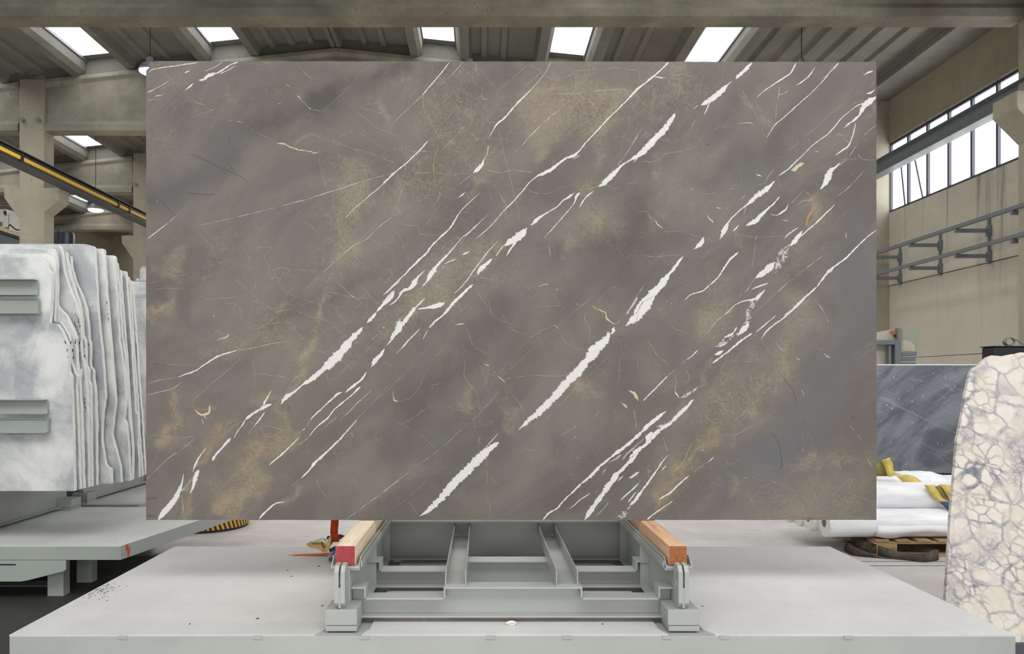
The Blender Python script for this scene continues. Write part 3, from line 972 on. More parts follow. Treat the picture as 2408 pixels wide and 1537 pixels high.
def CA(x, y): return 340 + x / 3.0733, 140 + y / 3.0733
def CB(x, y): return 340 + x / 2.5617, 640 + y / 2.5617
def CC(x, y): return 900 + x / 2.5617, 140 + y / 2.5617
def CD(x, y): return 900 + x / 2.8467, 700 + y / 2.8467
def CE(x, y): return 1480 + x / 2.5617, 140 + y / 2.5617
def CF(x, y): return 1480 + x / 2.8467, 700 + y / 2.8467
def CP(x, y): return x, y
SC = {'A': (CA, 3.0733), 'B': (CB, 2.5617), 'C': (CC, 2.5617), 'D': (CD, 2.8467), 'E': (CE, 2.5617), 'F': (CF, 2.8467), 'P': (CP, 1.0)}
VEINS = '''
w C 1015,15,4 965,100,4 900,175,5 850,225,11 800,275,9 740,345,10 690,388,11 655,440,6 635,480,3
k C 690,385,4 660,378,5 635,378,4
w C 637,520,7 628,570,5 608,606,6 598,636,24 570,662,22 542,684,8
k C 542,684,6 500,720,6 455,758,4
w C 500,795,6 480,815,11 450,835,3
w C 590,800,3 530,850,5 490,890,7 460,925,7 435,970,11 400,1020,13 350,1065,11 300,1115,11 260,1170,13 210,1215,13 150,1275,9 80,1345,7 0,1420,6
w C 635,930,2 575,990,5 520,1040,7 470,1080,6 430,1130,7 380,1185,12 330,1240,20 290,1290,30 265,1335,14 235,1370,4
w C 255,1265,4 214,1310,16 190,1345,34 160,1378,24 120,1395,16 80,1450,11 40,1480,5
w C 70,1390,10 30,1430,16 0,1475,16
w C 1537,180,16 1500,215,10 1440,275,8 1360,355,9 1290,430,9 1220,505,9 1180,555,9 1158,576,20 1110,592,16 1060,625,15 1010,665,22 960,688,20 930,700,10 880,745,7 830,805,8 780,860,8 730,910,6 680,970,5 620,1030,6 560,1080,4
w C 1537,575,24 1500,600,12 1440,635,14 1410,670,24 1370,710,30 1330,745,26 1295,765,10
w C 1270,790,7 1215,840,10 1185,890,9
w C 1190,803,20 1165,825,14 1150,870,6 1100,930,6 1040,1000,6 970,1075,3
w C 1158,802,6 1130,826,14 1085,850,8 1050,885,9 1000,915,7 960,940,12 930,965,22 890,1000,9
w C 870,1012,10 845,1045,44 800,1080,52 762,1098,40 735,1124,20
w C 805,1095,14 770,1140,12 742,1185,5
w C 740,1110,10 720,1130,9 680,1185,7
w C 660,1198,10 620,1236,28 580,1272,22 572,1300,6
w C 545,1355,14 500,1392,16 450,1440,18 400,1490,14 360,1537,12
w C 690,1100,4 640,1150,6 590,1215,7 540,1280,7 490,1350,6 430,1410,5
w C 375,1465,22 320,1485,26 260,1495,14 210,1503,6
w C 240,1445,4 200,1490,10 160,1530,18
w C 405,15,6 340,95,7 280,165,7 240,215,8
k C 240,215,7 170,280,6 100,345,5 40,400,3
k C 485,15,6 430,75,6 380,125,5 320,180,3
w C 275,490,9 215,555,8 140,625,8 80,675,8 0,745,8
w A 1844,785,8 1700,920,7 1600,1005,6 1450,1140,5
k A 1844,1090,5 1700,1205,7 1600,1300,8 1500,1350,8 1400,1440,8 1290,1537,8
k A 1830,810,7 1600,875,7 1400,935,8 1180,1005,8 1000,1055,7 760,1115,6 500,1175,5 230,1232,3
w A 20,1295,8 100,1235,8 170,1180,7
k A 170,1180,7 230,1130,7 330,1040,3
w A 30,100,5 45,80,7 75,68,7 200,48,8 330,30,7 400,12,4
w A 685,12,8 620,40,12 540,90,14 470,115,22 430,145,22 390,152,8
w A 660,40,5 600,78,6 540,104,6
w A 356,172,15 320,200,12 285,222,4
w A 575,10,5 500,60,5 435,85,5
w A 20,240,8 80,210,6 150,170,7 180,155,4
w A 330,80,10 305,90,9 285,97,5
k A 20,293,8 60,292,5 140,288,3
w A 70,275,7 90,258,6 115,262,6 140,248,4
k A 20,232,5 120,212,5 200,174,5 250,172,4
h A 1830,15,4 1600,60,4 1500,170,4 1280,385,5 1130,500,3
h A 860,30,6 790,36,4
w A 1105,260,12 1130,290,5
k A 1130,290,6 1165,325,6 1200,358,9 1245,365,5 1280,380,4
k A 1018,172,4 1060,208,7
h A 1022,300,5 1072,297,4
w A 1190,345,7 1198,360,8
h A 480,492,16 505,500,6
h A 1600,325,9 1690,315,6
h A 720,465,3 800,520,5 920,580,5
k A 92,1018,14 88,1030,10
k C 1135,235,4 1080,290,7 1000,355,8 940,410,8 880,470,8 830,525,7 790,560,4
w C 525,1155,10 500,1166,12 475,1175,6
w C 440,1205,8 405,1215,8 370,1232,4
w C 375,1240,9 355,1262,4
k C 383,1112,6 350,1145,4
w C 1537,1430,8 1490,1500,6 1470,1537,6
k C 1537,460,5 1450,590,6 1380,670,6 1300,755,4
k C 630,665,4 700,680,6 780,668,6 900,678,5
k C 830,243,3 1000,212,4 1150,205,5 1330,185,5 1440,180,5 1490,190,4
h C 870,36,4 690,190,4
h C 960,70,4 840,180,4
k C 500,395,4 440,460,5 370,530,5
h C 450,285,4 300,460,5
h C 0,560,4 130,525,4 220,510,4
k C 580,985,5 520,1040,6 470,1110,5
h C 420,700,4 460,690,5 540,685,4
k C 1000,1120,6 1010,1190,4
k C 1030,1130,8 1042,1155,5
k C 1085,1180,8 1100,1220,4
w C 1145,600,4 1190,575,6
k C 1525,590,8 1505,630,6
w E 238,15,12 190,60,9 140,105,11 85,150,14 40,185,14 0,232,12
w E 140,100,6 175,108,8 215,112,6
k E 240,105,4 290,92,7 345,88,4
w E 742,18,16 700,60,22 640,115,24
w E 620,130,7 600,145,9 570,175,22 530,210,38 500,235,38 455,262,30 430,275,14
w E 412,275,8 385,303,4
w E 495,232,8 470,290,9 448,335,4
k E 398,365,6 360,440,4
w E 278,322,10 250,368,28 200,430,42 140,495,46 80,555,40 40,585,20 0,605,12
w E 60,580,8 30,620,6
w E 1005,18,12 970,80,11 930,110,9 870,150,9 820,185,7 765,230,4
w E 1120,45,6 1080,100,8 1030,140,8 1000,157,4
w E 1262,20,12 1210,75,9 1130,165,6 1040,250,6 940,340,7 870,400,7 825,475,4
k E 1190,92,6 1130,130,5
k E 905,150,4 898,215,7 885,300,7 880,360,4
w E 900,213,5 930,205,4 958,190,6
w E 1487,228,30 1430,262,38 1400,298,26 1380,340,14 1350,365,16 1310,395,10 1290,415,6
w E 1415,262,12 1360,285,6 1280,350,6 1230,410,9 1185,455,7 1100,520,6 1030,590,7 960,655,8 900,700,7
w E 1480,180,8 1455,200,16 1425,205,8
w E 1470,70,10 1440,78,12 1408,95,6
k E 1445,36,6 1475,32,5
w E 1365,380,7 1350,440,7 1325,510,10 1290,540,9 1240,578,5
w E 1270,618,8 1240,648,14 1212,672,32 1195,712,40 1170,755,26 1148,783,10
c E 1055,622,10 1010,646,26 970,665,10
w E 878,732,12 830,775,26 780,812,28 735,850,20 700,880,9 640,930,9 600,975,10 570,1030,26 545,1085,6
k E 705,880,6 690,940,4
w E 908,825,7 850,885,12 800,930,18 760,970,28 700,1000,22
w E 660,995,10 645,1015,12 620,1035,5
k E 872,660,6 835,705,6 815,745,8 770,752,4
w E 760,690,6 800,705,7
k E 700,815,6 665,845,4
h E 605,778,8 635,780,8
k E 1487,395,6 1400,470,5 1330,575,6 1260,640,6
k E 1425,660,4 1320,770,7 1250,825,6
w E 1238,873,5 1150,960,9 1060,1040,9 1005,1090,9
w E 1042,1030,12 1010,1075,26 970,1120,30
m E 975,1110,30 930,1170,56 895,1240,60 865,1290,40
w E 880,1218,12 845,1255,40 800,1290,32 755,1318,8
k E 755,1318,6 705,1390,7 660,1430,6
w E 448,1068,12 438,1098,26 405,1125,22 385,1142,10
k E 480,1088,6 455,1100,7
w E 325,1185,8 300,1213,18 250,1280,20 212,1330,38 160,1390,50 110,1440,54 60,1500,46 25,1545,40
w E 656,1160,14 610,1200,14 570,1255,11 535,1310,9 480,1360,8 440,1395,8 370,1415,7 330,1450,4
k E 768,1055,8 752,1110,6
k E 760,1110,4 738,1255,5
w E 1487,1025,8 1400,1100,9 1310,1190,11 1210,1265,14 1130,1370,9
w E 1130,1370,9 1050,1440,16 970,1512,13 930,1540,8
w E 1235,1250,10 1200,1285,14
k E 1165,1180,4 1060,1260,6 960,1340,7 890,1400,8
h E 890,1400,6 750,1530,4
w E 835,1345,12 780,1365,9 730,1388,4
w E 820,1385,10 765,1438,18 700,1450,9 640,1475,7 570,1540,5
m E 800,1410,12 760,1450,26 735,1490,26 712,1535,24
k E 1050,785,5 1000,840,6 950,885,8
w E 958,868,6 940,905,12 905,930,11 880,942,5
k E 1105,828,8 1060,885,7
k E 1095,845,8 1040,852,5 1010,880,6
w E 850,930,6 890,940,4
w E 1020,1010,6 960,1050,7 930,1080,5
k E 1055,790,4 1100,825,7
k E 1080,740,8 1070,765,6
h E 1400,180,5 1250,300,5 1100,430,5 960,550,4
k E 0,520,5 80,415,5
k E 100,1340,4 60,1400,5 0,1490,6
h E 500,1120,4 440,1200,4
k E 250,1475,14 258,1465,8
h E 180,1510,14 200,1490,10
h E 1330,895,4 1240,980,4
w F 165,-10,58 150,10,64 95,75,56 45,145,40 15,175,18
w F 1182,-5,12 1100,78,11 1020,142,12 940,202,11 900,245,9 880,280,3
w F 820,235,14 740,292,15 680,342,13 620,392,12 553,438,12
w F 978,118,8 900,185,8 845,235,7
m F 835,5,22 800,75,34 795,150,42 770,200,50 740,240,50
w F 800,170,26 770,205,40 730,250,30
m F 745,235,34 690,260,40 640,290,36 575,325,16
w F 720,190,6 690,240,16 630,265,12
w F 660,300,8 600,330,10
k F 860,30,12 830,40,8
k F 700,80,6 640,110,7 580,160,7 520,240,4
w F 632,352,14 600,370,22 568,380,12
w F 462,345,9 420,390,8 380,415,6
k F 380,415,6 330,460,5 260,520,7
w F 258,520,7 180,600,10 90,690,8
k F 90,690,6 40,740,4
m F 468,590,16 425,625,14 380,652,24 345,672,14
w F 300,620,5 320,650,10 335,670,8
w F 432,680,16 380,732,22 320,792,26 280,832,22
w F 290,835,18 225,868,22 150,930,30 115,975,26 60,1015,26 0,1070,24
m F 300,820,50 240,850,50 180,860,40
w F 250,760,8 180,808,26 120,858,26 60,918,20 -5,975,18
w F 155,898,34 125,935,34 112,975,14
k F 100,940,14 50,985,18 0,1030,20
w F 66,1163,18 30,1187,20 -2,1205,18
w F 265,1048,5 212,1110,9 160,1180,12 120,1242,16 70,1310,18 30,1360,18 -2,1388,12
k F 140,1150,8 125,1175,10
w F 250,1122,9 215,1155,10
k F 80,1210,5 50,1260,7 0,1300,9
k F 50,1290,6 20,1330,12 0,1350,12
w F 567,1065,9 520,1100,5
k F 520,1100,5 465,1140,5 430,1170,6
w F 400,1190,9 330,1250,12 270,1305,14 195,1352,9
w F 500,1010,12 480,1030,6
k F 430,1062,8 385,1090,10
w F 292,1358,6 230,1400,9 160,1450,11 115,1487,11
h F 850,840,5 740,905,7 660,950,4
h F 600,1000,4 565,1030,5
h F 980,285,12 995,320,14 1040,362,9
h F 1150,610,14 1165,640,18 1165,665,8
h F 1300,370,30 1325,395,30 1345,400,8
h F 1240,0,10 1280,60,14 1310,120,12 1335,170,10
h F 1110,400,20 1150,425,14
h F 1590,1070,8 1610,1110,14 1630,1135,10
h F 1480,520,8 1500,540,5
h F 1450,830,8 1510,895,6
h F 1520,900,6 1550,950,14
h F 1180,740,4 1200,860,4
h F 760,1200,14 800,1210,8
h F 960,1240,10 985,1230,14
h F 1650,330,4 1550,390,4
w D 285,0,7 230,55,12 205,85,26 165,135,28 120,190,34 80,240,30 52,288,16
k D 52,288,8 20,330,8 0,355,8
m D 125,130,12 100,170,30 80,210,26
w D 512,-2,20 462,48,18 420,100,16 360,150,14 310,200,14
w D 303,215,8 265,278,5
w D 252,205,5 180,277,11 90,375,4
w D 10,200,10 0,200,8
w D 1550,190,10 1545,225,24 1530,245,30
w D 1525,232,34 1500,275,46 1480,295,64 1420,352,66 1360,430,60 1300,500,58 1230,570,54 1170,640,50 1100,712,48 1040,770,44 970,825,26 905,883,6
w D 1510,225,14 1500,260,22
k D 990,830,10 940,870,8
w D 778,965,14 730,1000,40 655,1068,60 590,1130,60 530,1192,54 470,1250,58 410,1320,50 350,1380,44 300,1425,26 245,1460,8
w D 775,903,4 722,965,7 675,1020,8
w D 440,1250,14 420,1280,16
w D 1712,915,28 1640,980,22 1590,1020,24 1520,1072,16 1440,1142,18 1380,1200,18 1330,1242,16
w D 1330,1242,14 1270,1300,12 1210,1360,12 1160,1412,14 1110,1442,16 1068,1487,12
w D 1712,1033,18 1660,1090,24 1610,1140,22 1560,1190,38 1510,1260,38 1460,1330,30 1412,1400,34 1370,1450,34 1350,1487,18
k D 1700,990,10 1640,1040,16 1600,1090,12
k D 1600,1050,14 1530,1095,18 1500,1110,10
k D 1500,1130,10 1470,1190,10
w D 1612,1190,10 1570,1225,8
w D 1712,1168,22 1655,1207,11
w D 1712,1243,9 1640,1310,12 1590,1358,8
w D 1392,1303,7 1330,1345,9 1280,1388,7 1245,1415,4
w D 1440,1293,7 1420,1302,4
m D 1712,1345,14 1650,1400,14 1600,1458,44 1560,1480,26
k D 1515,1362,8 1480,1410,8 1420,1462,5
w D 1690,1300,12 1640,1370,8
h D 785,620,6 660,760,6 540,870,7 400,1000,7 250,1110,7 120,1205,7 0,1300,7
h D 1500,400,5 1400,500,6 1250,650,6 1080,825,5
h D 360,1140,5 180,1330,5 20,1420,4
h D 580,30,4 400,230,4 200,450,4 0,655,5
k D 1708,15,9 1640,90,10 1560,180,5
w D 1712,100,52 1680,140,40 1625,190,8
h D 1300,855,10 1220,905,8 1190,920,5
k D 640,1110,12 632,1118,8
w B 1540,48,8 1450,130,6
w B 1508,112,9 1480,155,22 1420,213,16 1395,240,12
w B 1398,238,12 1378,266,22 1340,308,9
w B 1318,330,20 1280,368,28 1240,410,42 1195,470,50 1145,525,54 1090,572,44 1040,617,32 985,655,22 950,680,12 900,720,14 855,750,22 820,795,9
k B 1400,200,5 1410,170,4
w B 768,792,8 730,806,26 690,830,18 640,860,16 605,885,20
w B 608,885,16 590,920,9 560,960,7 540,1000,5
w B 520,1000,16 480,1040,16 440,1087,14 408,1135,16
w B 770,703,4 742,750,9 712,803,16
w B 726,843,9 690,890,10 655,930,5
k B 655,930,5 620,980,4
k B 600,940,4 625,900,4
w B 370,1060,6 330,1110,10 305,1160,12 290,1205,7
w B 328,1188,20 310,1228,26 292,1290,16 273,1332,8
k B 285,1240,8 250,1290,8 212,1325,8
k B 275,1300,6 240,1310,6 215,1322,6
w B 236,1208,4 225,1268,12 205,1320,24 180,1370,38 140,1420,38 100,1465,42 80,1492,42
k B 210,1350,10 180,1400,8
w B 1540,288,22 1530,338,44 1500,390,24
w B 1500,390,12 1460,440,11
w B 1445,460,10 1430,490,18 1388,532,26 1362,573,6
w B 1338,600,12 1310,642,14 1250,690,14 1208,724,7
k B 1290,415,10 1260,430,8
w B 1192,722,12 1160,735,12 1110,780,9 1050,835,9 995,892,6
k B 995,890,6 975,930,5
w B 970,935,6 945,955,8
w B 935,990,6 880,1045,9 820,1100,10 750,1162,6
h B 750,1160,6 700,1225,4
w B 1302,688,9 1240,745,10 1150,820,9 1092,888,12 1040,930,7 990,990,9
k B 990,990,7 920,1050,5
k B 1370,705,7 1280,790,8 1180,890,5
k B 1160,868,7 1110,910,6 1060,962,8
h B 1500,650,4 1400,760,5 1280,880,5
w B 1280,885,5 1200,980,9 1110,1070,14 1030,1145,17 990,1195,12 940,1240,6
k B 940,1240,6 880,1290,4
w B 850,1380,5 795,1390,9 740,1430,14 688,1488,12
k B 10,740,8 90,720,8 170,700,7 230,655,4
k B 10,675,5 90,650,5 200,632,6
w B 200,632,6 290,600,9 350,565,8 415,520,11 480,490,10 560,470,7
k B 560,470,6 640,458,6 760,430,5 880,412,4
k B 15,1245,6 130,1130,6 230,1060,7 305,998,4
h B 90,1070,4 20,1225,4
h B 600,500,4 500,590,5 380,690,5 220,840,3
k B 1537,1250,6 1400,1350,6 1215,1487,5
h B 1090,0,4 980,90,5 870,185,4
k B 1450,330,7 1420,332,4
k B 1412,365,4 1365,412,5
k B 515,372,14 490,392,16 460,400,9 430,415,5
h B 600,360,4 820,297,4
k B 820,297,5 780,310,5
k B 930,620,4 880,665,5
h B 20,68,4 300,0,4
k B 415,250,14 425,272,10
h B 0,780,4 45,740,4
g A 290,245,4 340,285,5 400,320,10 440,335,5
g A 460,350,14 490,358,12 520,350,6
g A 390,265,5 410,285,4 420,330,9
g A 490,360,6 480,375,5 450,380,4
g A 600,385,5 625,362,5 660,340,4 720,330,4
g A 330,435,3 400,395,4 480,375,5
g A 470,412,6 500,418,10
g A 545,430,5 560,437,5
k A 600,438,5 640,440,5
c A 665,442,7 705,455,7
c A 955,600,8 1000,612,9 1050,628,9 1100,650,8 1150,658,6 1230,676,7 1255,662,4
g A 130,75,4 180,130,4 215,165,4 270,220,4 300,250,5
g A 90,62,8 130,64,6
g A 1250,700,4 1275,770,6 1285,820,9 1300,900,5 1325,960,5
g A 950,1000,4 1060,1100,5 1150,1165,5 1210,1210,5 1300,1280,6 1390,1325,9 1440,1370,8 1480,1375,8
o A 1400,1330,9 1430,1365,9 1460,1372,6
g A 1480,1385,7 1540,1440,5 1600,1520,5
o A 1430,995,8 1425,1015,11 1435,1040,6
g A 1085,10,4 1140,75,5 1190,120,6 1228,147,4
g A 930,215,5 960,225,6 975,250,6 993,262,6
g A 870,105,4 885,135,4
g A 870,200,4 890,255,7
g A 760,280,4 800,292,4
c A 965,320,9 985,312,5
g A 735,1395,6 745,1425,7 780,1450,6
g A 735,1395,6 800,1375,4 840,1340,6 820,1360,5 900,1358,8 915,1370,5 870,1425,8 885,1470,7 905,1500,7 900,1530,4
g A 790,1160,4 830,1240,4
g A 750,1190,4 790,1175,4
g A 910,1530,6 990,1500,7 1080,1520,6 1280,1530,4
g A 660,1225,4 655,1290,5
g A 1310,880,4 1380,855,4
g A 1390,1110,6 1450,1100,5 1540,1095,5
g A 355,1235,5 420,1280,6 480,1340,6 540,1370,5 620,1375,4
g A 480,1340,4 520,1430,4 570,1480,4
g A 60,575,4 100,568,5 150,590,4
g A 150,640,4 185,690,5
g A 1360,1070,5 1385,1170,6 1415,1240,6 1410,1320,7
g A 1500,300,4 1600,360,5 1700,385,5 1750,340,4
g A 1470,310,4 1600,430,5 1720,510,5 1844,560,4
g A 1300,570,5 1400,600,7 1500,640,5 1650,680,6 1810,745,6
g A 1350,600,4 1500,510,4 1620,570,4 1740,660,4
g A 1640,1290,5 1700,1335,6 1760,1365,5
s A 1100,560,26 1400,590,16 1450,620,10
b A 1740,380,50 1740,450,60 1750,500,40
b A 1480,780,140 1560,900,160 1500,1100,140
b A 1460,1180,120 1500,1300,130 1450,1380,100
b A 560,200,50 620,260,60
b A 200,1400,100 150,1520,120
g C 240,200,5 240,250,6 250,300,7 285,370,6 318,430,7 325,470,7
o C 325,515,10 328,545,8 312,590,6 305,650,9 303,690,6
g C 303,690,6 310,740,7 335,790,6 350,815,8 320,860,8 310,880,8 320,915,6
g C 320,930,5 260,990,5 225,1035,5
g C 200,725,5 260,742,6 305,742,5
o C 190,688,9 240,684,8 300,682,7
g C 300,682,7 360,690,5 410,700,4
g C 165,555,6 230,553,7 300,555,6
g C 245,275,6 280,330,6 285,380,6
g C 355,818,8 395,818,7
g C 410,780,10 425,778,5
g C 0,600,6 60,620,5
g C 340,560,4 380,520,5 440,495,8
o C 410,505,8 440,495,6
s C 430,520,22 445,510,12
g C 540,670,4 500,600,5 460,560,5 420,540,4
g C 540,700,5 560,740,4 530,820,5
g C 475,780,4 510,770,5 530,740,4
g C 460,930,6 500,920,6 580,950,5 610,960,4
o C 905,380,14 918,370,20 935,358,12
o C 965,342,12 978,356,8
g C 860,25,4 920,50,5 960,75,6 975,95,6 1010,112,6 1080,118,7 1130,95,8 1160,72,6 1200,62,5 1310,58,5 1390,50,7 1500,62,6
g C 975,85,5 950,60,5 960,100,5
g C 1165,72,5 1160,130,5 1165,200,5
g C 1120,115,5 1150,130,4
g C 1165,200,5 1230,235,5 1290,295,5 1310,320,4
g C 1000,230,6 850,250,5
s C 1050,230,24 900,255,14
g C 590,195,5 605,235,6 625,243,10 640,240,6
g C 500,200,4 560,240,4 612,280,5 620,310,4
g C 565,20,5 565,60,5 545,110,5 560,150,4
g C 440,240,4 470,270,4 430,310,4
g C 690,400,4 710,480,5 735,580,5 760,680,5 790,800,5 820,920,5 825,980,4
g C 660,740,4 700,800,5 740,870,8 745,940,5 770,980,4
g C 640,800,5 655,840,5 680,850,4
g C 90,985,4 150,1000,5 210,1002,6 222,1045,6 240,1050,5 330,1062,4
g C 85,1040,4 130,1110,4
o C 1300,762,9 1262,775,11 1225,785,9
g C 1225,785,7 1190,790,6 1240,740,5 1280,745,5
g C 1315,742,5 1380,770,5 1440,768,5 1480,745,5 1537,740,4
o C 1420,640,5 1400,670,6 1390,690,4
c C 940,1370,8 965,1360,5 1000,1355,5
c C 1060,1378,7 1045,1395,5
g C 1375,1370,10 1412,1374,7
g C 550,1370,4 590,1430,5 630,1480,4 655,1520,4
g C 570,1300,4 650,1320,5 780,1362,4
g C 900,1010,5 925,1035,6 945,1070,6
g C 1150,690,4 1100,740,4
g C 870,1500,3 1060,1480,4 1075,1495,3
g C 1170,1460,5 1185,1480,7
g C 1240,1470,4 1310,1500,6 1330,1537,6
g C 1030,1400,4 1070,1490,4
g C 1420,1000,5 1455,1015,6
g C 1250,990,8 1340,985,6
g C 760,785,4 860,780,5 960,810,4 1100,760,4
g C 940,570,5 955,610,4
g C 720,1240,4 780,1205,4 830,1240,4
g C 1520,410,7 1530,420,5
s C 1340,330,50 1320,350,30
g C 1365,370,6 1440,360,8 1500,350,6
b C 960,300,240 1100,330,240 1250,260,240
b C 1100,420,160 970,480,140 950,580,80
b C 20,330,50 30,370,40
b C 490,300,60 490,330,50
b C 1410,215,60 1350,290,80 1340,480,60 1330,640,60
b C 560,720,60 530,850,60
b C 300,1300,160 340,1400,180 200,1500,120
b C 560,1200,160 640,1120,120
b C 130,740,60 60,900,60
g C 130,740,6 90,870,6 50,950,5
b C 1255,780,150 1250,860,170 1230,960,170 1200,1050,120 1150,1110,60
s C 1260,960,60 1270,1000,40
g D 510,20,5 525,90,5 545,160,6 570,230,6 590,280,7 610,320,8
k D 615,325,8 650,352,5
g D 650,352,5 710,372,7
g D 545,355,6 548,440,7 550,520,8 560,560,8 600,595,10 620,620,6 640,690,5 655,740,5
g D 660,760,6 662,830,8 675,860,7 700,880,6
c D 480,182,4 520,176,8 545,168,7
c D 680,440,7 700,452,9 715,450,6
g D 705,450,5 700,520,4 690,590,4
g D 540,300,5 545,340,6 580,375,5
g D 815,545,4 950,520,7 1020,518,7 1080,518,9 1140,525,7 1200,520,6 1290,480,4
c D 745,500,8 755,495,5
c D 770,515,4 800,545,10 820,568,6
g D 840,610,4 900,690,5 965,785,4
g D 800,110,4 850,190,5 930,245,5 1010,250,6 1090,205,5 1160,182,7
c D 1150,180,7 1175,210,6
g D 1175,210,4 1210,290,5 1260,330,5 1370,348,4
c D 1400,55,4 1455,85,6 1490,100,6 1510,145,10 1560,182,5
g D 1365,90,6 1352,130,6 1385,210,6 1380,270,6 1388,315,5
c D 1300,35,10 1310,45,6
g D 1370,100,8 1385,110,5
g D 225,905,5 270,925,7 310,965,6 350,1000,5
c D 75,655,6 80,685,9 98,695,12
g D 655,920,5 640,950,9 640,990,5
g D 700,1055,5 692,1130,7 695,1200,7 690,1300,8 715,1400,6 712,1480,5
g D 395,1043,6 430,1062,5
g D 710,1200,4 780,1250,5 850,1325,4
c D 1645,615,7 1675,640,12 1700,680,18
c D 1590,700,6 1615,715,12 1640,740,8
g D 1680,740,5 1690,830,6 1690,890,9
g D 340,390,5 395,352,6
g D 1205,350,5 1215,380,7
c D 1285,925,5 1290,945,4
g D 190,1165,4 240,1200,5
g D 180,1370,4 240,1455,4
g D 20,600,4 130,530,4
c D 1290,1063,6 1320,1075,6
c D 1283,940,5 1298,925,4
c D 1210,965,6 1215,960,5
g D 300,480,4 200,660,4 80,690,4
g D 600,770,4 350,720,4 250,770,5 100,870,5
g D 960,1160,5 995,1185,5
g D 1385,830,5 1460,760,5
g D 1560,260,5 1600,330,6 1590,400,6 1580,560,5
g D 0,740,4 80,820,4 240,905,4
g D 700,10,4 740,120,5 880,180,4
g D 410,570,4 330,590,6 335,615,5
g D 930,1000,4 1025,1018,4
b D 300,20,160 120,120,200 20,200,160
b D 590,600,60 600,680,60
b D 860,880,60 900,760,120
b D 1290,590,80 1340,590,60
g E 0,60,4 55,70,7 65,130,6 130,108,4
g E 55,70,6 70,75,8
g E 245,122,5 300,108,6 380,100,9
g E 380,100,6 320,95,5
g E 380,20,5 375,60,5
g E 430,120,4 425,200,5 400,250,4
g E 280,250,4 300,200,5 310,120,4
g E 150,170,4 140,260,5 120,330,5
g E 280,280,5 290,310,6 270,330,5
g E 200,570,4 270,557,7 350,545,5 410,520,4
g E 60,610,5 140,612,5 200,600,4
g E 240,430,4 280,500,4
k E 645,386,6 690,382,7 735,382,8 742,400,6
g E 490,430,4 560,405,5 640,390,4
b E 675,170,30 700,230,50 750,310,60 790,365,70 840,400,60
g E 680,180,7 715,250,6 745,300,6 775,360,6
g E 30,915,4 100,913,7 125,945,7 150,975,8
c E 150,970,8 175,1000,8 200,1022,5
c E 370,775,7 390,782,6
g E 430,815,6 500,805,5 540,803,4
c E 522,893,9 553,898,7
c E 465,935,6 500,970,9 505,985,6
g E 1190,475,7 1230,455,8 1290,455,7 1340,470,6
g E 1260,440,6 1300,480,10 1330,500,9
g E 1150,530,6 1200,465,6
c E 1115,552,6 1140,560,9
g E 1300,590,6 1280,620,6
g E 1320,520,8 1310,560,6 1300,590,6
s E 1140,815,24 1120,860,40 1100,900,40 1080,940,30 1055,1000,20
o E 1110,880,22 1090,925,24 1068,975,14 1055,1010,8
g E 1050,1010,8 1030,1060,8 1000,1100,8
g E 1380,560,8 1400,600,9 1430,605,6 1450,598,5
g E 1200,570,4 1290,600,4 1420,600,4 1480,600,4
c E 1300,1040,6 1302,1080,10
g E 1280,995,5 1285,1000,5
c E 920,965,9 958,972,7
g E 90,1180,4 150,1187,8 240,1180,5 320,1182,4
g E 200,1032,5 300,1040,4 400,1060,5 530,1100,4
g E 360,870,4 420,865,4 510,855,4
s E 1440,215,34 1410,250,28
g E 1340,265,6 1400,250,8 1420,220,8
g E 1450,60,5 1480,110,5 1450,180,6
g E 1380,60,5 1440,120,5
g E 360,1175,4 440,1190,4
g E 110,430,4 60,470,5
g E 20,410,4 60,460,5
g E 380,870,5 360,920,5
g E 600,1020,5 640,1060,7 620,1110,6
b E 640,1040,60 660,1120,60
g E 920,1060,4 760,1070,5 620,1050,4
b E 180,580,90 200,660,90 190,740,40
b E 340,60,70 300,200,80
b E 1120,900,80 1100,1000,60
g E 1010,480,4 1000,650,4
g E 890,700,5 915,780,4
b E 560,1420,160 520,1510,150
g F 555,395,12 545,450,10 540,490,10
s F 555,400,30 500,560,36 420,640,40 340,690,30
g F 120,285,6 160,340,6 200,395,9 260,450,6
g F 170,515,5 250,510,6
g F 290,460,6 310,560,7 310,610,10 325,660,8
g F 380,480,5 400,540,5 360,580,4
g F 60,400,7 55,460,6 62,520,4
c F 0,622,12 35,645,18 60,690,8
g F 35,745,6 42,830,7 45,890,10
g F 865,260,6 920,330,6 935,380,6
g F 960,440,7 985,500,6 1040,560,4
g F 800,480,5 820,590,6 790,650,6 860,740,5
g F 720,730,6 770,765,8 690,830,5
g F 540,700,6 600,690,7 650,750,8 700,770,6
g F 500,780,5 560,830,6 610,845,6
s F 545,905,60 470,930,60 400,1000,50
s F 420,970,60 380,1060,60 330,1130,70 280,1190,70 240,1260,50 200,1340,44 175,1410,30
o F 210,1350,30 190,1400,24
g F 430,960,10 400,1010,12 370,1080,12 330,1130,14 300,1170,12
g F 600,915,8 690,915,8 740,910,6
b F 740,930,60 700,870,50
g F 760,590,5 780,650,6 750,690,5
g F 650,540,5 600,590,4 580,530,5
g F 880,260,8 830,240,8
g F 610,480,4 660,430,5 820,430,6
s F 1060,380,30 1020,480,24
g F 280,1370,6 330,1378,5
g F 240,980,5 260,1040,5 220,920,4
g F 640,1080,6 670,1110,5 750,1072,5
g F 540,1250,5 570,1310,5 490,1340,4
g F 1040,1100,6 1050,1110,6
g F 20,90,4 190,130,4 340,220,5 400,240,4
b F 1060,1110,60 1200,1070,60
b F 1160,70,70 1090,140,60
b F 1340,1040,60 1400,1080,80 1420,1160,50
g F 1360,1030,6 1400,1080,6 1410,1150,6
g F 1460,1230,5 1500,1310,6 1630,1370,5
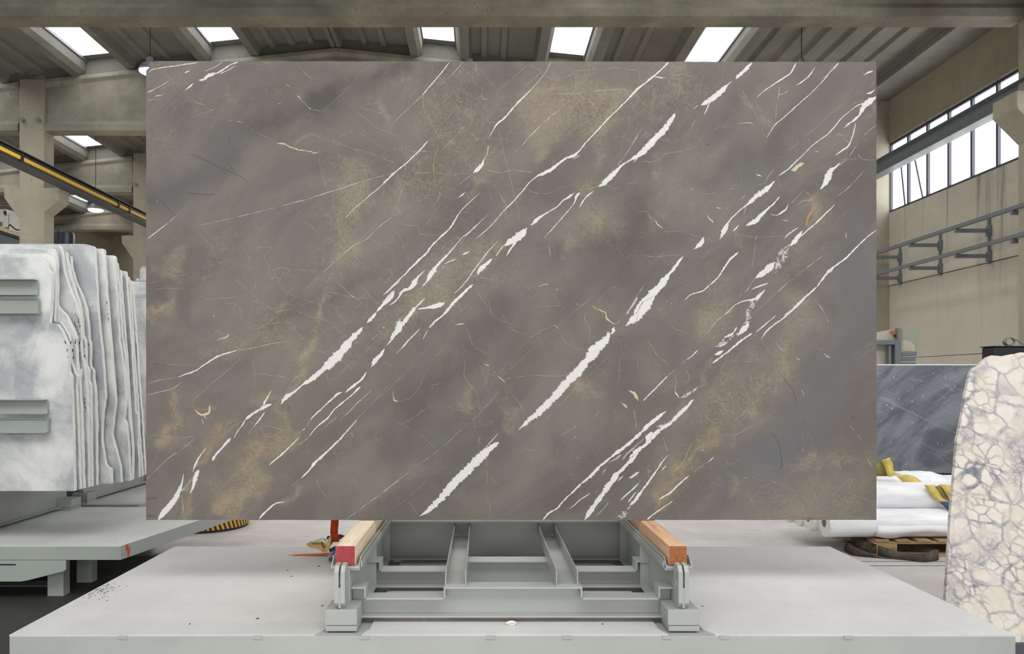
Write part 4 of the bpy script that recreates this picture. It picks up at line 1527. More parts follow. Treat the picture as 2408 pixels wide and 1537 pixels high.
g F 1080,1270,5 1150,1380,6 1170,1440,4
g F 800,1320,7 830,1370,7
b F 660,1300,60 640,1200,50
b F 330,640,120 300,780,100
b F 820,420,60 870,340,60
g B 0,110,4 100,100,5 250,98,4
g B 330,140,4 380,160,6 430,158,8 480,152,7 560,150,5 640,120,7
g B 640,125,7 665,90,6 680,45,5 740,20,4
g B 540,40,4 620,110,5 700,180,5 780,222,6
g B 780,0,4 815,60,6 845,112,6
g B 845,112,6 950,160,5 1060,190,5
g B 1000,0,4 1120,30,5 1240,135,6 1300,165,4
c B 1235,132,7 1262,155,7
g B 1100,120,4 1250,150,5 1370,165,4 1390,200,4
g B 1290,60,4 1370,160,4
g B 860,280,5 890,330,6 930,375,6 980,420,5 1040,460,6 1100,495,5
g B 780,240,6 900,230,6 1000,265,5 1120,310,4 1220,390,4
g B 645,606,5 700,612,7 760,618,9 820,630,8 870,632,5
g B 870,632,4 960,620,4
g B 20,535,4 100,540,5 200,560,5 320,550,4 450,552,4
o B 98,540,10 110,545,6
g B 10,980,5 100,985,5 180,997,8 290,992,6 340,988,4
g B 620,900,5 700,915,6 760,930,6 850,955,6 950,962,4
g B 1180,530,5 1230,570,6 1250,600,4
g B 1060,610,5 1090,620,8 1100,650,8
g B 1100,650,4 1180,640,4 1290,640,4
c B 400,800,8 385,840,12 350,860,14 325,850,12 305,825,6
c B 350,860,10 378,885,8
c B 345,880,8 352,918,8
s B 290,830,18 400,880,20
s B 845,745,50 790,775,60 745,790,40
o B 838,762,14 800,772,12
s B 595,885,24 530,915,40 470,955,60 430,1020,80 400,1080,90 365,1140,60 310,1190,24
s B 430,960,60 420,1060,60
r B 595,882,10 520,918,14 450,965,14
r B 865,790,20 868,840,20 848,900,12
s B 870,790,50 865,860,50 835,930,30
r B 175,790,12 150,850,14
s B 170,800,44 145,870,50 150,980,30
b B 150,880,100 140,1020,60
g B 220,1330,6 230,1440,16 200,1490,16
s B 300,1290,40 240,1400,50 200,1490,50
s B 820,930,60 800,1010,90 740,1060,90
s B 700,1090,90 630,1180,100 590,1250,110 540,1340,100 500,1440,80
b B 760,1000,140 640,1150,150 560,1300,160 500,1480,120
g B 690,930,6 740,990,8 830,960,7
g B 780,960,6 850,1020,6
g B 1030,1240,4 1080,1340,5 1120,1370,4
g B 640,1260,4 700,1350,5
o B 392,42,10 395,70,7
o B 372,88,12 380,80,8
c B 765,33,16 770,38,10
o B 690,335,6 700,345,6
o B 715,355,14 712,370,12
g B 1500,700,5 1500,740,9 1515,775,14
c B 1510,770,12 1525,785,8
g B 335,215,5 330,228,7
c B 165,170,10 167,176,7
g B 540,440,6 580,400,6 700,330,6 840,240,6
b B 400,480,90 560,430,80 700,340,70 850,230,90
b B 1110,80,60 1060,300,60 1020,400,60 970,500,60
s B 1090,200,24 1040,340,26 1000,430,24 960,500,30
b B 960,520,90 920,600,90 880,700,80
s B 940,600,30 1010,560,26
g B 1440,540,5 1510,580,5
g B 1180,1000,5 1260,900,5 1340,830,4
g B 1240,955,5 1265,1000,5
c B 1248,960,6 1260,990,5
g B 1370,760,5 1280,780,5
g B 650,520,4 665,620,5 670,700,5
g B 480,180,4 560,200,5 580,280,4
b B 90,150,70 60,250,60
s B 60,200,16 40,260,14
b B 840,1390,50 920,1250,40
r B 815,1470,14 822,1450,8
d A 330,680,4 450,730,5 600,800,5 750,880,4
d A 580,700,4 620,770,5 660,820,5
d A 110,1010,4 160,1070,5 220,1120,4
d A 600,550,4 620,610,5
d A 300,965,3 420,975,4 510,965,4
d D 525,820,10 560,820,14 598,822,10
d E 458,511,9 490,510,10
d E 1275,529,7 1295,529,7
d B 8,1360,8 80,1360,8
d B 6,1460,26 30,1462,12 70,1463,8
d F 1480,795,10 1520,797,8
d F 1640,780,14 1650,820,14
d F 950,900,4 1000,980,5 1020,1120,7 1010,1160,6
d F 1000,500,4 1080,600,5 1130,700,4
d B 1405,1480,24 1410,1488,20
r F 1090,1485,14 1180,1478,20 1300,1478,14
d F 1190,1474,14 1230,1476,12
'''
HAZE = '''
D0.9 A 1844,60,150 1500,150,150 1250,300,160
D1.2 A 1300,260,130 1000,420,150 700,580,170 500,780,170 250,900,170 40,1020,170
D0.5 C 0,30,130 150,60,130 380,30,90
D0.9 C 1000,1180,130 1060,1130,100
D0.9 D 800,20,200 700,220,140 560,400,150 350,560,200 150,800,220 40,1020,200
D0.7 C 1537,900,110 1400,1150,200 1100,1430,260
D0.6 E 60,900,200 60,1100,200
D0.7 E 600,650,170 480,740,150
D0.5 E 640,560,140 800,700,150
D0.7 E 1000,1300,110 1200,1480,100
D0.6 E 860,580,140 980,430,120
D0.5 D 900,300,160 800,480,140
D0.5 D 1200,1000,200 1150,1350,250
D0.35 B 600,760,130 640,1200,140
D0.4 F 120,200,150 250,350,170
D0.5 F 40,1000,120 30,1250,120
D0.5 B 200,280,90 240,120,100
D-0.35 A 700,1100,350
D-0.35 A 1450,900,260
D-0.4 D 900,700,160 650,1000,160
D-0.35 B 480,800,260
D-0.35 A 200,560,260
C0.9 F 1560,100,260 1400,400,300 1250,700,320 1050,1000,260 900,1250,200
C0.9 E 1400,1000,140 1350,1300,220
C0.6 F 640,1150,220 900,1000,200
C0.5 E 700,700,180
C0.5 F 40,1250,130
C0.5 A 200,950,260 700,600,180
C0.5 D 350,950,150
B0.7 F 1190,20,110 1110,200,120 1020,400,130 940,580,130 850,760,120
B0.5 F 700,560,200 620,750,200
B0.5 F 1620,1040,80 1300,1090,90 1100,1110,60
B0.4 F 1500,1350,250 900,1350,250
B0.6 F 640,40,90 560,120,110 510,230,80
B0.45 C 960,300,260 1250,250,260
B0.35 C 300,350,220 500,600,250
B0.4 A 1400,1000,260 1500,1300,220
B0.3 A 150,600,200
B0.35 E 230,120,220
B0.4 C 1400,1000,120 1260,870,90 1190,1080,100
B0.4 B 700,1050,150 560,1300,150
B0.4 E 1060,1160,110 1180,950,90
B0.3 E 450,540,150 150,950,160
B0.35 B 700,380,200 950,520,140
G1.0 C 500,400,450 200,700,350
G1.0 C 1200,250,420
G1.0 C 400,1300,350
G0.9 B 1250,250,400
G0.8 B 700,300,300
G0.9 A 1500,900,350 1450,1300,250
G0.5 A 700,1350,300
G0.8 E 200,150,350
G0.8 F 600,750,350
G0.8 F 400,1050,250
G0.5 E 1250,450,200
G0.5 B 250,950,300
G-0.8 A 400,750,350 900,450,250
G-0.5 D 500,1150,300
G-0.6 F 1400,600,350
G-0.4 E 700,400,250
G0.35 F 1300,1350,300
'''
def parse(txt):
    for ln in txt.strip().splitlines():
        ln = ln.strip()
        if not ln or ln[0] == '#': continue
        k, c, rest = ln.split(' ', 2)
        f, s = SC[c]
        pts = []
        for tk in rest.split():
            a = [float(v) for v in tk.split(',')]
            x, y = f(a[0], a[1])
            pts.append((x, y, (a[2] if len(a) > 2 else 3) / s) + tuple(a[3:]))
        yield k, pts

slab_bm = BM()
NX, NY = 344, 216
gx = np.linspace(SX0, SX1, NX); gz = np.linspace(SZ0, SZ1, NY)
GX, GZ = np.meshgrid(gx, gz)
JX, JZ = GX.copy(), GZ.copy()
# slightly rough sawn outline
for i in range(NX):
    n1 = mnoise.noise(Vector((gx[i] * 14, 3.1, 0))) * .0022
    JZ[-1, i] += n1 - (i / NX) * .004 + .004
    JZ[0, i] += mnoise.noise(Vector((gx[i] * 11, 7.7, 0))) * .0012
for j in range(NY):
    JX[j, -1] += mnoise.noise(Vector((9.1, gz[j] * 16, 0))) * .002
    JX[j, 0] += mnoise.noise(Vector((1.1, gz[j] * 9, 0))) * .0015
for j in range(NY):       # broken top left corner
    for i in range(8):
        dx = (gx[i] - SX0); dz = (SZ1 - gz[j])
        lim = .035 * max(0, 1 - dz / .035) ** .8
        if dz < .035 and dx < lim: JX[j, i] = SX0 + lim + dx * .05
PXg = VX + GX / SY * F; PYg = VY - (GZ - EYE) / SY * F
wx = np.array([mnoise.noise(Vector((x * .011, y * .011, 1))) * 34 + mnoise.noise(Vector((x * .035, y * .035, 5))) * 14 + mnoise.noise(Vector((x * .1, y * .1, 5))) * 5 for x, y in zip(PXg.ravel(), PYg.ravel())]).reshape(GX.shape)
wy = np.array([mnoise.noise(Vector((x * .011, y * .011, 11))) * 34 + mnoise.noise(Vector((x * .035, y * .035, 15))) * 14 + mnoise.noise(Vector((x * .1, y * .1, 25))) * 5 for x, y in zip(PXg.ravel(), PYg.ravel())]).reshape(GX.shape)
PXg = PXg + wx; PYg = PYg + wy
chan = {k: np.zeros_like(GX) for k in 'DBGCS'}
PX0g, PY0g = PXg.copy(), PYg.copy()
def seg_dist(pts):
    best = np.full(GX.shape, 1e9); wid = np.ones(GX.shape)
    for (x0, y0, w0), (x1, y1, w1) in zip([p[:3] for p in pts[:-1]], [p[:3] for p in pts[1:]]):
        dx, dy = x1 - x0, y1 - y0
        L = dx * dx + dy * dy + 1e-9
        t = np.clip(((PXg - x0) * dx + (PYg - y0) * dy) / L, 0, 1)
        d = np.hypot(PXg - x0 - t * dx, PYg - y0 - t * dy)
        w = w0 + (w1 - w0) * t
        m = d / w < best / wid
        best = np.where(m, d, best); wid = np.where(m, w, wid)
    return best / wid
for k, pts in parse(HAZE):
    amp = float(k[1:])
    if len(pts) == 1: pts = pts + pts
    r = seg_dist(pts)
    chan[k[0]] += amp * (.7 if k[0] == 'D' else 1) * np.exp(-(r * 1.6) ** 2)
PXg = PX0g + wx * .35; PYg = PY0g + wy * .35
for k, pts in parse(VEINS):
    if k in 'bs':
        r = seg_dist(pts)
        v = np.exp(-(r * 1.9) ** 2)
        if k == 'b': chan['B'] = np.maximum(chan['B'], .62 * v + chan['B'] * (1 - v))
        else: chan['S'] = np.maximum(chan['S'], .5 * v)
verts = [[slab_bm.verts.new((JX[j, i], SY, JZ[j, i])) for i in range(NX)] for j in range(NY)]
for j in range(NY - 1):
    a, b = verts[j], verts[j + 1]
    for i in range(NX - 1):
        slab_bm.faces.new((a[i], a[i + 1], b[i + 1], b[i]))
# back and edges
TH = .028
loop = [verts[0][i] for i in range(NX)] + [verts[j][NX - 1] for j in range(1, NY)] + [verts[NY - 1][i] for i in range(NX - 2, -1, -1)] + [verts[j][0] for j in range(NY - 2, 0, -1)]
back = [slab_bm.verts.new(v.co + Vector((0, TH, 0))) for v in loop]
n = len(loop)
for i in range(n):
    j = (i + 1) % n
    f = slab_bm.faces.new((loop[j], loop[i], back[i], back[j])); f.material_index = 1
f = slab_bm.faces.new(list(back)); f.material_index = 1
slab_bm.normal_update()
for f in list(slab_bm.faces)[:1]:
    if f.normal.y > 0: bmesh.ops.reverse_faces(slab_bm, faces=slab_bm.faces)
me = bpy.data.meshes.new('stone_slab')
slab_bm.to_mesh(me); slab_bm.free()
ca = me.attributes.new('tone', 'FLOAT_COLOR', 'POINT')
nv = len(me.vertices)
arr = np.zeros((nv, 4), dtype=np.float32)
k = NX * NY
arr[:k, 0] = chan['D'].ravel(); arr[:k, 1] = chan['B'].ravel(); arr[:k, 2] = chan['G'].ravel(); arr[:k, 3] = chan['C'].ravel()
ca.data.foreach_set('color', arr.ravel())
gl = me.attributes.new('gild', 'FLOAT', 'POINT')
ga = np.zeros(nv, dtype=np.float32); ga[:k] = chan['S'].ravel()
gl.data.foreach_set('value', ga)
slab = bpy.data.objects.new('stone_slab', me)
COL.objects.link(slab)
tag(slab, 'huge grey-brown marble slab with white diagonal veins standing on the trestle timbers', 'slab')

def slab_base(t):
    w = t.coords('Object')
    at = t.node('ShaderNodeAttribute', attribute_name='tone')
    sp = t.node('ShaderNodeSeparateColor'); t.link(at.outputs['Color'], sp.inputs[0])
    D, B, G, C = sp.outputs[0], sp.outputs[1], sp.outputs[2], at.outputs['Alpha']
    dm = t.mapping(w, (1, 1, 1), (0, math.radians(40), 0))
    n0 = t.noise(t.mapping(dm, (.7, 1, 1.5)), 2.0, 8, .6, .7)
    n1 = t.noise(w, 9, 7, .62)
    n2 = t.noise(w, 75, 4, .6)
    nbig = t.noise(t.mapping(dm, (.6, 1, 1.4), (0, 0, 0), (3, 2, 1)), 1.3, 4, .5)
    col = t.mix(t.ramp(n0.outputs[0], .34, .68), lin((96, 91, 87)), lin((117, 111, 105)))
    col = t.mix(t.math('MULTIPLY', t.ramp(nbig.outputs[0], .45, .7), .45), col, lin((106, 97, 89)))
    col = t.mix(t.math('MULTIPLY', t.ramp(n1.outputs[0], .5, .8), .25), col, lin((136, 128, 119)))
    # broad tone regions of the stone
    dd = t.math('MULTIPLY', D, t.math('ADD', .75, t.math('MULTIPLY', t.ramp(n1.outputs[0], .3, .7), .5)))
    col = t.mix(t.math('MULTIPLY', dd, .8, clamp=True), col, lin((80, 76, 73)))
    cc = t.math('MULTIPLY', C, .9, clamp=True)
    col = t.mix(cc, col, lin((101, 100, 101)))
    gr = t.ramp(n2.outputs[0], .36, .62)
    bb = t.math('MULTIPLY', B, t.math('ADD', t.math('MULTIPLY', gr, .55), t.math('MULTIPLY', t.ramp(n1.outputs[0], .35, .65), .5)), clamp=True)
    col = t.mix(bb, col, lin((148, 136, 117)))
    gs = t.math('MULTIPLY', t.node('ShaderNodeAttribute', attribute_name='gild').outputs['Fac'], t.math('ADD', .25, t.math('ADD', t.math('MULTIPLY', gr, .45), t.math('MULTIPLY', t.ramp(n1.outputs[0], .35, .65), .4))), clamp=True)
    col = t.mix(gs, col, lin((158, 141, 108)))
    # golden crack network, dense where the G channel says so
    wv = t.noise(w, 6, 5, .65)
    off = t.node('ShaderNodeVectorMath', operation='SCALE'); t.link(wv.outputs[1], off.inputs[0]); off.inputs['Scale'].default_value = .22
    ad = t.node('ShaderNodeVectorMath', operation='ADD'); t.link(w, ad.inputs[0]); t.link(off.outputs[0], ad.inputs[1])
    w3 = t.noise(w, 34, 3, .6)
    off2 = t.node('ShaderNodeVectorMath', operation='SCALE'); t.link(w3.outputs[1], off2.inputs[0]); off2.inputs['Scale'].default_value = .035
    ad2 = t.node('ShaderNodeVectorMath', operation='ADD'); t.link(ad.outputs[0], ad2.inputs[0]); t.link(off2.outputs[0], ad2.inputs[1])
    def net(scale, wd, lo, hi, seed):
        v = t.node('ShaderNodeTexVoronoi', feature='DISTANCE_TO_EDGE'); v.inputs['Scale'].default_value = scale
        t.link(t.mapping(ad2.outputs[0], (1, 1, 1), (0, .3, 0), (seed, 0, seed)), v.inputs['Vector'])
        l = t.math('SUBTRACT', 1.0, t.ramp(v.outputs[0], wd * .2, wd))
        mk = t.noise(t.mapping(w, (1, 1, 1), (0, 0, 0), (seed, seed, 0)), 3.4, 4, .6)
        return t.math('MULTIPLY', l, t.ramp(t.math('ADD', mk.outputs[0], t.math('MULTIPLY', t.math('SUBTRACT', G, .3), .22)), lo, hi))
    l1 = net(5.2, .009, .50, .62, 1.0)
    l2 = net(12, .022, .47, .64, 5.0)
    l3 = net(27, .05, .49, .68, 9.0)
    l = t.math('ADD', t.math('MULTIPLY', l1, .55), t.math('ADD', t.math('MULTIPLY', l2, .45), t.math('MULTIPLY', l3, .35)), clamp=True)
    col = t.mix(t.math('MULTIPLY', l, .75), col, lin((162, 146, 118)))
    # straight fine hairlines along the bedding
    hl = t.noise(t.mapping(t.mapping(w, (1, 1, 1), (0, math.radians(43), 0)), (.22, 1, 20)), 1.0, 2, .4)
    hh = t.math('SUBTRACT', 1.0, t.ramp(t.math('ABSOLUTE', t.math('SUBTRACT', hl.outputs[0], .47)), 0, .0035))
    hm = t.noise(w, 1.7, 3)
    col = t.mix(t.math('MULTIPLY', t.math('MULTIPLY', hh, t.ramp(hm.outputs[0], .48, .6)), .30), col, lin((168, 160, 150)))
    # grit: tiny dark and pale specks
    g1 = t.noise(w, 190, 2, .5)
    col = t.mix(t.math('MULTIPLY', t.ramp(g1.outputs[0], .66, .74), .35), col, lin((84, 78, 74)))
    g2 = t.noise(w, 130, 2, .5)
    col = t.mix(t.math('MULTIPLY', t.ramp(g2.outputs[0], .70, .76), .35), col, lin((176, 168, 156)))
    return col
t = NT('grey_brown_marble')
t.set(slab_base(t), .62, 0, .25)
me.materials.append(t.m)
t = NT('grey_brown_marble_cut_edge'); w = t.world()
n_ = t.noise(w, 14, 5)
t.set(t.mix(t.ramp(n_.outputs[0], .3, .7), lin((150, 146, 138)), lin((176, 172, 164))), .8)
me.materials.append(t.m)

# vein strips: one mesh of thin inlays; the material frays the strip's edges
def vein_material():
    t = NT('vein_inlay')
    uvn = t.node('ShaderNodeUVMap', uv_map='vein')
    sp = t.node('ShaderNodeSeparateXYZ'); t.link(uvn.outputs[0], sp.inputs[0])
    at = t.node('ShaderNodeAttribute', attribute_name='vcol')
    w = t.coords('Object')
    n1 = t.noise(w, 42, 5, .7); n2 = t.noise(w, 170, 3, .6); n3 = t.noise(w, 18, 3, .6)
    edge = t.math('ADD', t.math('MULTIPLY', t.math('SUBTRACT', n1.outputs[0], .5), 1.3), t.math('MULTIPLY', t.math('SUBTRACT', n2.outputs[0], .5), .6))
    rag = t.node('ShaderNodeAttribute', attribute_name='vrag').outputs['Fac']
    v = t.math('ADD', t.math('ABSOLUTE', sp.outputs[1]), t.math('MULTIPLY', edge, rag))
    core = t.math('SUBTRACT', 1.0, t.ramp(v, .50, .70))
    nf = t.noise(w, 260, 3, .7)
    soft = t.math('MULTIPLY', t.math('SUBTRACT', 1.0, t.ramp(t.math('ADD', t.math('ABSOLUTE', sp.outputs[1]), t.math('MULTIPLY', t.math('SUBTRACT', n1.outputs[0], .5), .9)), 0.0, 1.0)), t.math('ADD', .35, t.math('MULTIPLY', t.ramp(nf.outputs[0], .4, .62), .65)))
    # UV x tells how soft the vein is (0 = crisp, 1 = haze), alpha its strength
    body = t.node('ShaderNodeMix', data_type='FLOAT')
    t.link(sp.outputs[0], body.inputs[0]); t.link(core, body.inputs[2]); t.link(soft, body.inputs[3])
    mm = t.math('COMPARE', sp.outputs[0], .35, .1)
    frag = t.math('SUBTRACT', 1.0, t.math('MULTIPLY', mm, t.math('SUBTRACT', 1.0, t.ramp(t.noise(t.mapping(w, (1, 1, 1), (0, .8, 0)), 48, 5, .75, .6).outputs[0], .47, .53))))
    # pits and gaps
    gap = t.math('SUBTRACT', 1.0, t.math('MULTIPLY', t.ramp(n1.outputs[0], .66, .74), .5))
    fac = t.math('MULTIPLY', t.math('MULTIPLY', t.math('MULTIPLY', body.outputs[0], gap), frag), at.outputs['Alpha'], clamp=True)
    tr_ = t.node('ShaderNodeBsdfTransparent')
    mx = t.node('ShaderNodeMixShader'); t.link(t.math('GREATER_THAN', fac, .025), mx.inputs[0]); t.link(tr_.outputs[0], mx.inputs[1]); t.link(t.b.outputs[0], mx.inputs[2])
    t.link(mx.outputs[0], t.out.inputs[0])
    col = t.mix(t.math('MULTIPLY', t.ramp(n3.outputs[0], .35, .75), .16), at.outputs['Color'], lin((176, 172, 166)))
    col = t.mix(fac, slab_base(t), col)
    t.set(col, .6, 0, .25)
    return t.m
KIND = {'w': ((212, 210, 208), 1.0, 0), 'h': ((186, 181, 176), .5, 0), 'k': ((196, 192, 188), .8, 0), 'g': ((170, 152, 118), .72, 0), 'o': ((184, 138, 88), .75, 0),
        'c': ((206, 190, 156), .85, 0), 's': ((164, 144, 106), .7, 1), 'b': ((156, 144, 124), .6, 1), 'm': ((206, 203, 200), .85, .35),
        'd': ((70, 63, 58), .55, 0), 'r': ((90, 76, 58), .6, .4)}
vco, vfaces, vuv, vcolr, vrag, vtone, vgild = [], [], [], [], [], [], []
rv = random.Random(3)
def add_vein(kind, pts, depth):
    c, al, soft = KIND[kind]
    lc = lin(c)
    # Catmull-Rom resample
    Q = [Vector((p[0], p[1], max(p[2], .8))) for p in pts]
    fine = []
    for i in range(len(Q) - 1):
        p0 = Q[max(i - 1, 0)]; p1 = Q[i]; p2 = Q[i + 1]; p3 = Q[min(i + 2, len(Q) - 1)]
        L = (p2 - p1).length
        nseg = max(2, int(L / 4))
        for k2 in range(nseg):
            u = k2 / nseg
            fine.append(.5 * ((2 * p1) + (p2 - p0) * u + (2 * p0 - 5 * p1 + 4 * p2 - p3) * u * u + (3 * p1 - p0 - 3 * p2 + p3) * u ** 3))
    fine.append(Q[-1])
    sd = rv.random() * 50
    n = len(fine)
    base = len(vco)
    for i, q in enumerate(fine):
        a = fine[max(i - 1, 0)]; b = fine[min(i + 1, n - 1)]
        d = Vector((b.x - a.x, b.y - a.y)); 
        if d.length < 1e-6: d = Vector((1, 0))
        d.normalize(); nrm = Vector((-d.y, d.x))
        if kind in 'gcod': wob = mnoise.noise(Vector((q.x * .05, q.y * .05, sd))) * 3.0 + mnoise.noise(Vector((q.x * .2, q.y * .2, sd))) * 1.8
        else: wob = mnoise.noise(Vector((q.x * .04, q.y * .04, sd))) * 1.2 + mnoise.noise(Vector((q.x * .2, q.y * .2, sd))) * min(1.2, .4 + q.z * .06)
        wsc = 1 + .3 * mnoise.noise(Vector((q.x * .06, q.y * .06, sd + 9))) + .45 * mnoise.noise(Vector((q.x * .22, q.y * .22, sd + 4)))
        if kind in 'go': wsc *= .55
        elif kind in 'kh': wsc *= .62
        elif kind in 'whk' and q.z < 6: wsc *= .85
        hw = max(q.z, .9) * .5 * wsc * (1.5 if soft < .5 else 1.5)
        hw *= min(1.0, .12 + .88 * min(i, n - 1 - i) * 4 / max(7.0, q.z * 1.1)) if soft < .5 else min(1.0, .3 + .7 * min(i, n - 1 - i) / 6)
        cx, cy = q.x + nrm.x * wob, q.y + nrm.y * wob
        for s in (-1, 1):
            x, y = cx + nrm.x * hw * s, cy + nrm.y * hw * s
            X = PX(x, SY); Z_ = EYE + (VY - y) * SY / F
            X = min(max(X, SX0 + .0005), SX1 - .0005); Z_ = min(max(Z_, SZ0 + .0005), SZ1 + .0005)
            vco.append((X, SY - depth, Z_)); vuv.append((soft, float(s)))
            vrag.append(max(.16, min(1.0, 7.0 / max(q.z, 1))))
            gi_ = int(round((X - SX0) / (SX1 - SX0) * (NX - 1))); gj_ = int(round((Z_ - SZ0) / (SZ1 - SZ0) * (NY - 1)))
            gi_ = min(max(gi_, 0), NX - 1); gj_ = min(max(gj_, 0), NY - 1)
            vgild.append(chan['S'][gj_, gi_])
            vtone.append((chan['D'][gj_, gi_], chan['B'][gj_, gi_], chan['G'][gj_, gi_], chan['C'][gj_, gi_]))
            thin = (min(1.0, .5 + q.z * .16) if kind in 'whk' else 1.0) * (max(.15, min(1, .75 + 1.3 * mnoise.noise(Vector((q.x * .06, q.y * .06, sd + 30))))) if kind in 'ghk' else 1.0)
            vcolr.append((lc[0], lc[1], lc[2], al * thin))
    for i in range(n - 1):
        k2 = base + i * 2
        vfaces.append((k2, k2 + 1, k2 + 3, k2 + 2))
order = {'b': 0, 's': 1, 'r': 1, 'g': 2, 'o': 3, 'h': 4, 'k': 4, 'm': 5, 'w': 6, 'c': 7, 'd': 8}
allv = sorted([v for v in parse(VEINS) if v[0] not in 'bs'], key=lambda v: order[v[0]])
for i, (kd, pts) in enumerate(allv):
    add_vein(kd, pts, .0001 + .0006 * i / len(allv))
vm = bpy.data.meshes.new('veining')
vm.from_pydata(vco, [], vfaces)
ul = vm.uv_layers.new(name='vein')
li = np.zeros(len(vm.loops), dtype=np.int32); vm.loops.foreach_get('vertex_index', li)
ul.data.foreach_set('uv', np.array(vuv, dtype=np.float32)[li].ravel())
va = vm.attributes.new('vcol', 'FLOAT_COLOR', 'POINT')
va.data.foreach_set('color', np.array(vcolr, dtype=np.float32).ravel())
vg = vm.attributes.new('gild', 'FLOAT', 'POINT')
vg.data.foreach_set('value', np.array(vgild, dtype=np.float32))
vt = vm.attributes.new('tone', 'FLOAT_COLOR', 'POINT')
vt.data.foreach_set('color', np.array(vtone, dtype=np.float32).ravel())
vr = vm.attributes.new('vrag', 'FLOAT', 'POINT')
vr.data.foreach_set('value', np.array(vrag, dtype=np.float32))
vm.materials.append(vein_material())
vo = bpy.data.objects.new('veining', vm); COL.objects.link(vo); vo.parent = slab
vo['label'] = 'white and golden mineral veins'
vo['kind'] = 'stuff'


# ================================================================== LEFT STACK OF WHITE SLABS
def U(s, ox, oy, pts):   # zoomed crop coordinates to photo pixels
    return [(ox + x / s, oy + y / s) for x, y in pts]
A_ = lambda *p: U(6.404, 0, 560, p)
B_ = lambda *p: U(3.658, 100, 780, p)
C_ = lambda *p: U(6.406, 180, 560, p)
STACK = [
 (4.266, A_((0,288),(570,288),(640,320),(690,375),(710,450),(770,520),(780,600),(772,900),(755,1130),(740,1270),(860,1295),(920,1380),(975,1500)) +
         B_((190,50),(215,110),(225,340),(242,380),(245,460),(255,700),(265,1000),(270,1350)), 'front white slab of the left stack, grey-clouded, behind two steel arms', 600),
 (4.327, A_((0,235),(700,235),(760,270),(800,300),(832,380),(838,500),(828,1000),(815,1245),(900,1250),(960,1330),(1030,1450)) +
         B_((240,100),(243,250),(275,345),(300,380),(290,450),(305,800),(322,1345)), 'second white slab from the front of the left stack, notched edge numbered in black', 0),
 (4.358, A_((0,160),(800,160),(830,200),(850,330),(856,1000),(900,1060),(1000,1160),(1080,1330),(1150,1500)) +
         B_((285,90),(300,320),(325,320),(318,400),(332,700),(352,1338)), 'third white slab from the front of the left stack', 0),
 (4.416, A_((0,105),(850,110),(880,100),(915,150),(940,250),(960,480),(1010,650),(1080,830),(1150,1000),(1200,1200),(1230,1500)) +
         B_((325,90),(335,200),(360,290),(372,420),(385,520),(390,800),(396,1325)), 'fourth white slab of the left stack with chipped corner and writing on its bulging edge', 0),
 (4.449, A_((0,102),(930,190),(985,200),(1000,300),(1060,560),(1120,760),(1180,950),(1225,1200),(1245,1500)) +
         B_((345,30),(365,80),(370,280),(395,330),(392,420),(408,450),(412,700),(420,1315)), 'fifth white slab of the left stack, its curved edge lettered in black', 0),
 (4.51, A_((0,95),(940,190),(985,205),(1005,262),(1055,265),(1062,330),(1080,480),(1150,700),(1240,880),(1300,1080),(1325,1300),(1335,1500)) +
         B_((392,40),(408,100),(408,290),(435,330),(438,420),(452,500),(458,700),(462,1000),(463,1300)), 'sixth white slab of the left stack with a long S-curved side', 0),
 (4.57, C_((-1100,85),(0,85),(130,88),(240,115),(268,140),(275,300),(300,700),(320,1050),(345,1350),(365,1537)) +
         B_((515,200),(530,430),(540,560),(520,680),(512,770),(508,930),(520,1010),(540,1130),(555,1160),(588,1180),(592,1288)), 'tallest broad white slab in the middle of the left stack', 0),
 (4.63, C_((-1100,155),(275,155),(390,155),(412,175),(425,400),(455,850),(480,1150),(512,1537)) +
         B_((600,250),(620,480),(628,600),(608,760),(595,880),(615,960),(630,1010),(655,1110),(668,1160),(675,1285)), 'white slab right behind the tallest one, small black writing down its edge', 0),
 (4.70, C_((-1100,255),(430,255),(560,258),(580,290),(590,700),(618,1100),(640,1537)) +
         B_((680,200),(700,350),(715,600),(700,750),(722,800),(740,1000),(752,1278)), 'white slab with rounded top corner and a grey vein, eighth visible step of the left stack', 0),
 (4.745, C_((-900,350),(585,350),(605,375),(612,500),(640,800),(665,1200),(690,1537)) +
         B_((705,200),(725,500),(742,660),(765,900),(772,1010),(768,1245)), 'thin white slab edge just right of the grey-veined slab in the left stack', 0),
 (4.80, C_((-900,460),(600,450),(655,480),(668,700),(690,1000),(715,1300),(730,1537)) +
         B_((722,200),(738,480),(748,640),(775,1000),(776,1100),(772,1240)), 'narrow white slab stepping down behind the thin edge in the left stack', 0),
 (4.87, C_((-900,490),(665,490),(730,492),(742,520),(770,900),(800,1300),(818,1537)) +
         B_((772,300),(800,690),(822,710),(826,900),(815,960),(828,1100),(828,1232)), 'white slab with flat top near the back of the left stack', 0),
 (4.94, C_((-900,570),(745,565),(775,580),(800,800),(825,1100),(850,1537)) +
         B_((790,300),(822,700),(832,900),(848,1100),(855,1226)), 'last but one white slab at the back of the left stack', 0),
 (5.01, C_((-900,625),(780,622),(824,640),(850,900),(875,1250),(895,1537)) +
         B_((812,150),(842,610),(852,700),(868,980),(882,1222)), 'rearmost white slab of the left stack, beside the big grey slab', 0),
]
ZS = Z(-.607)
XL_ST = -4.9
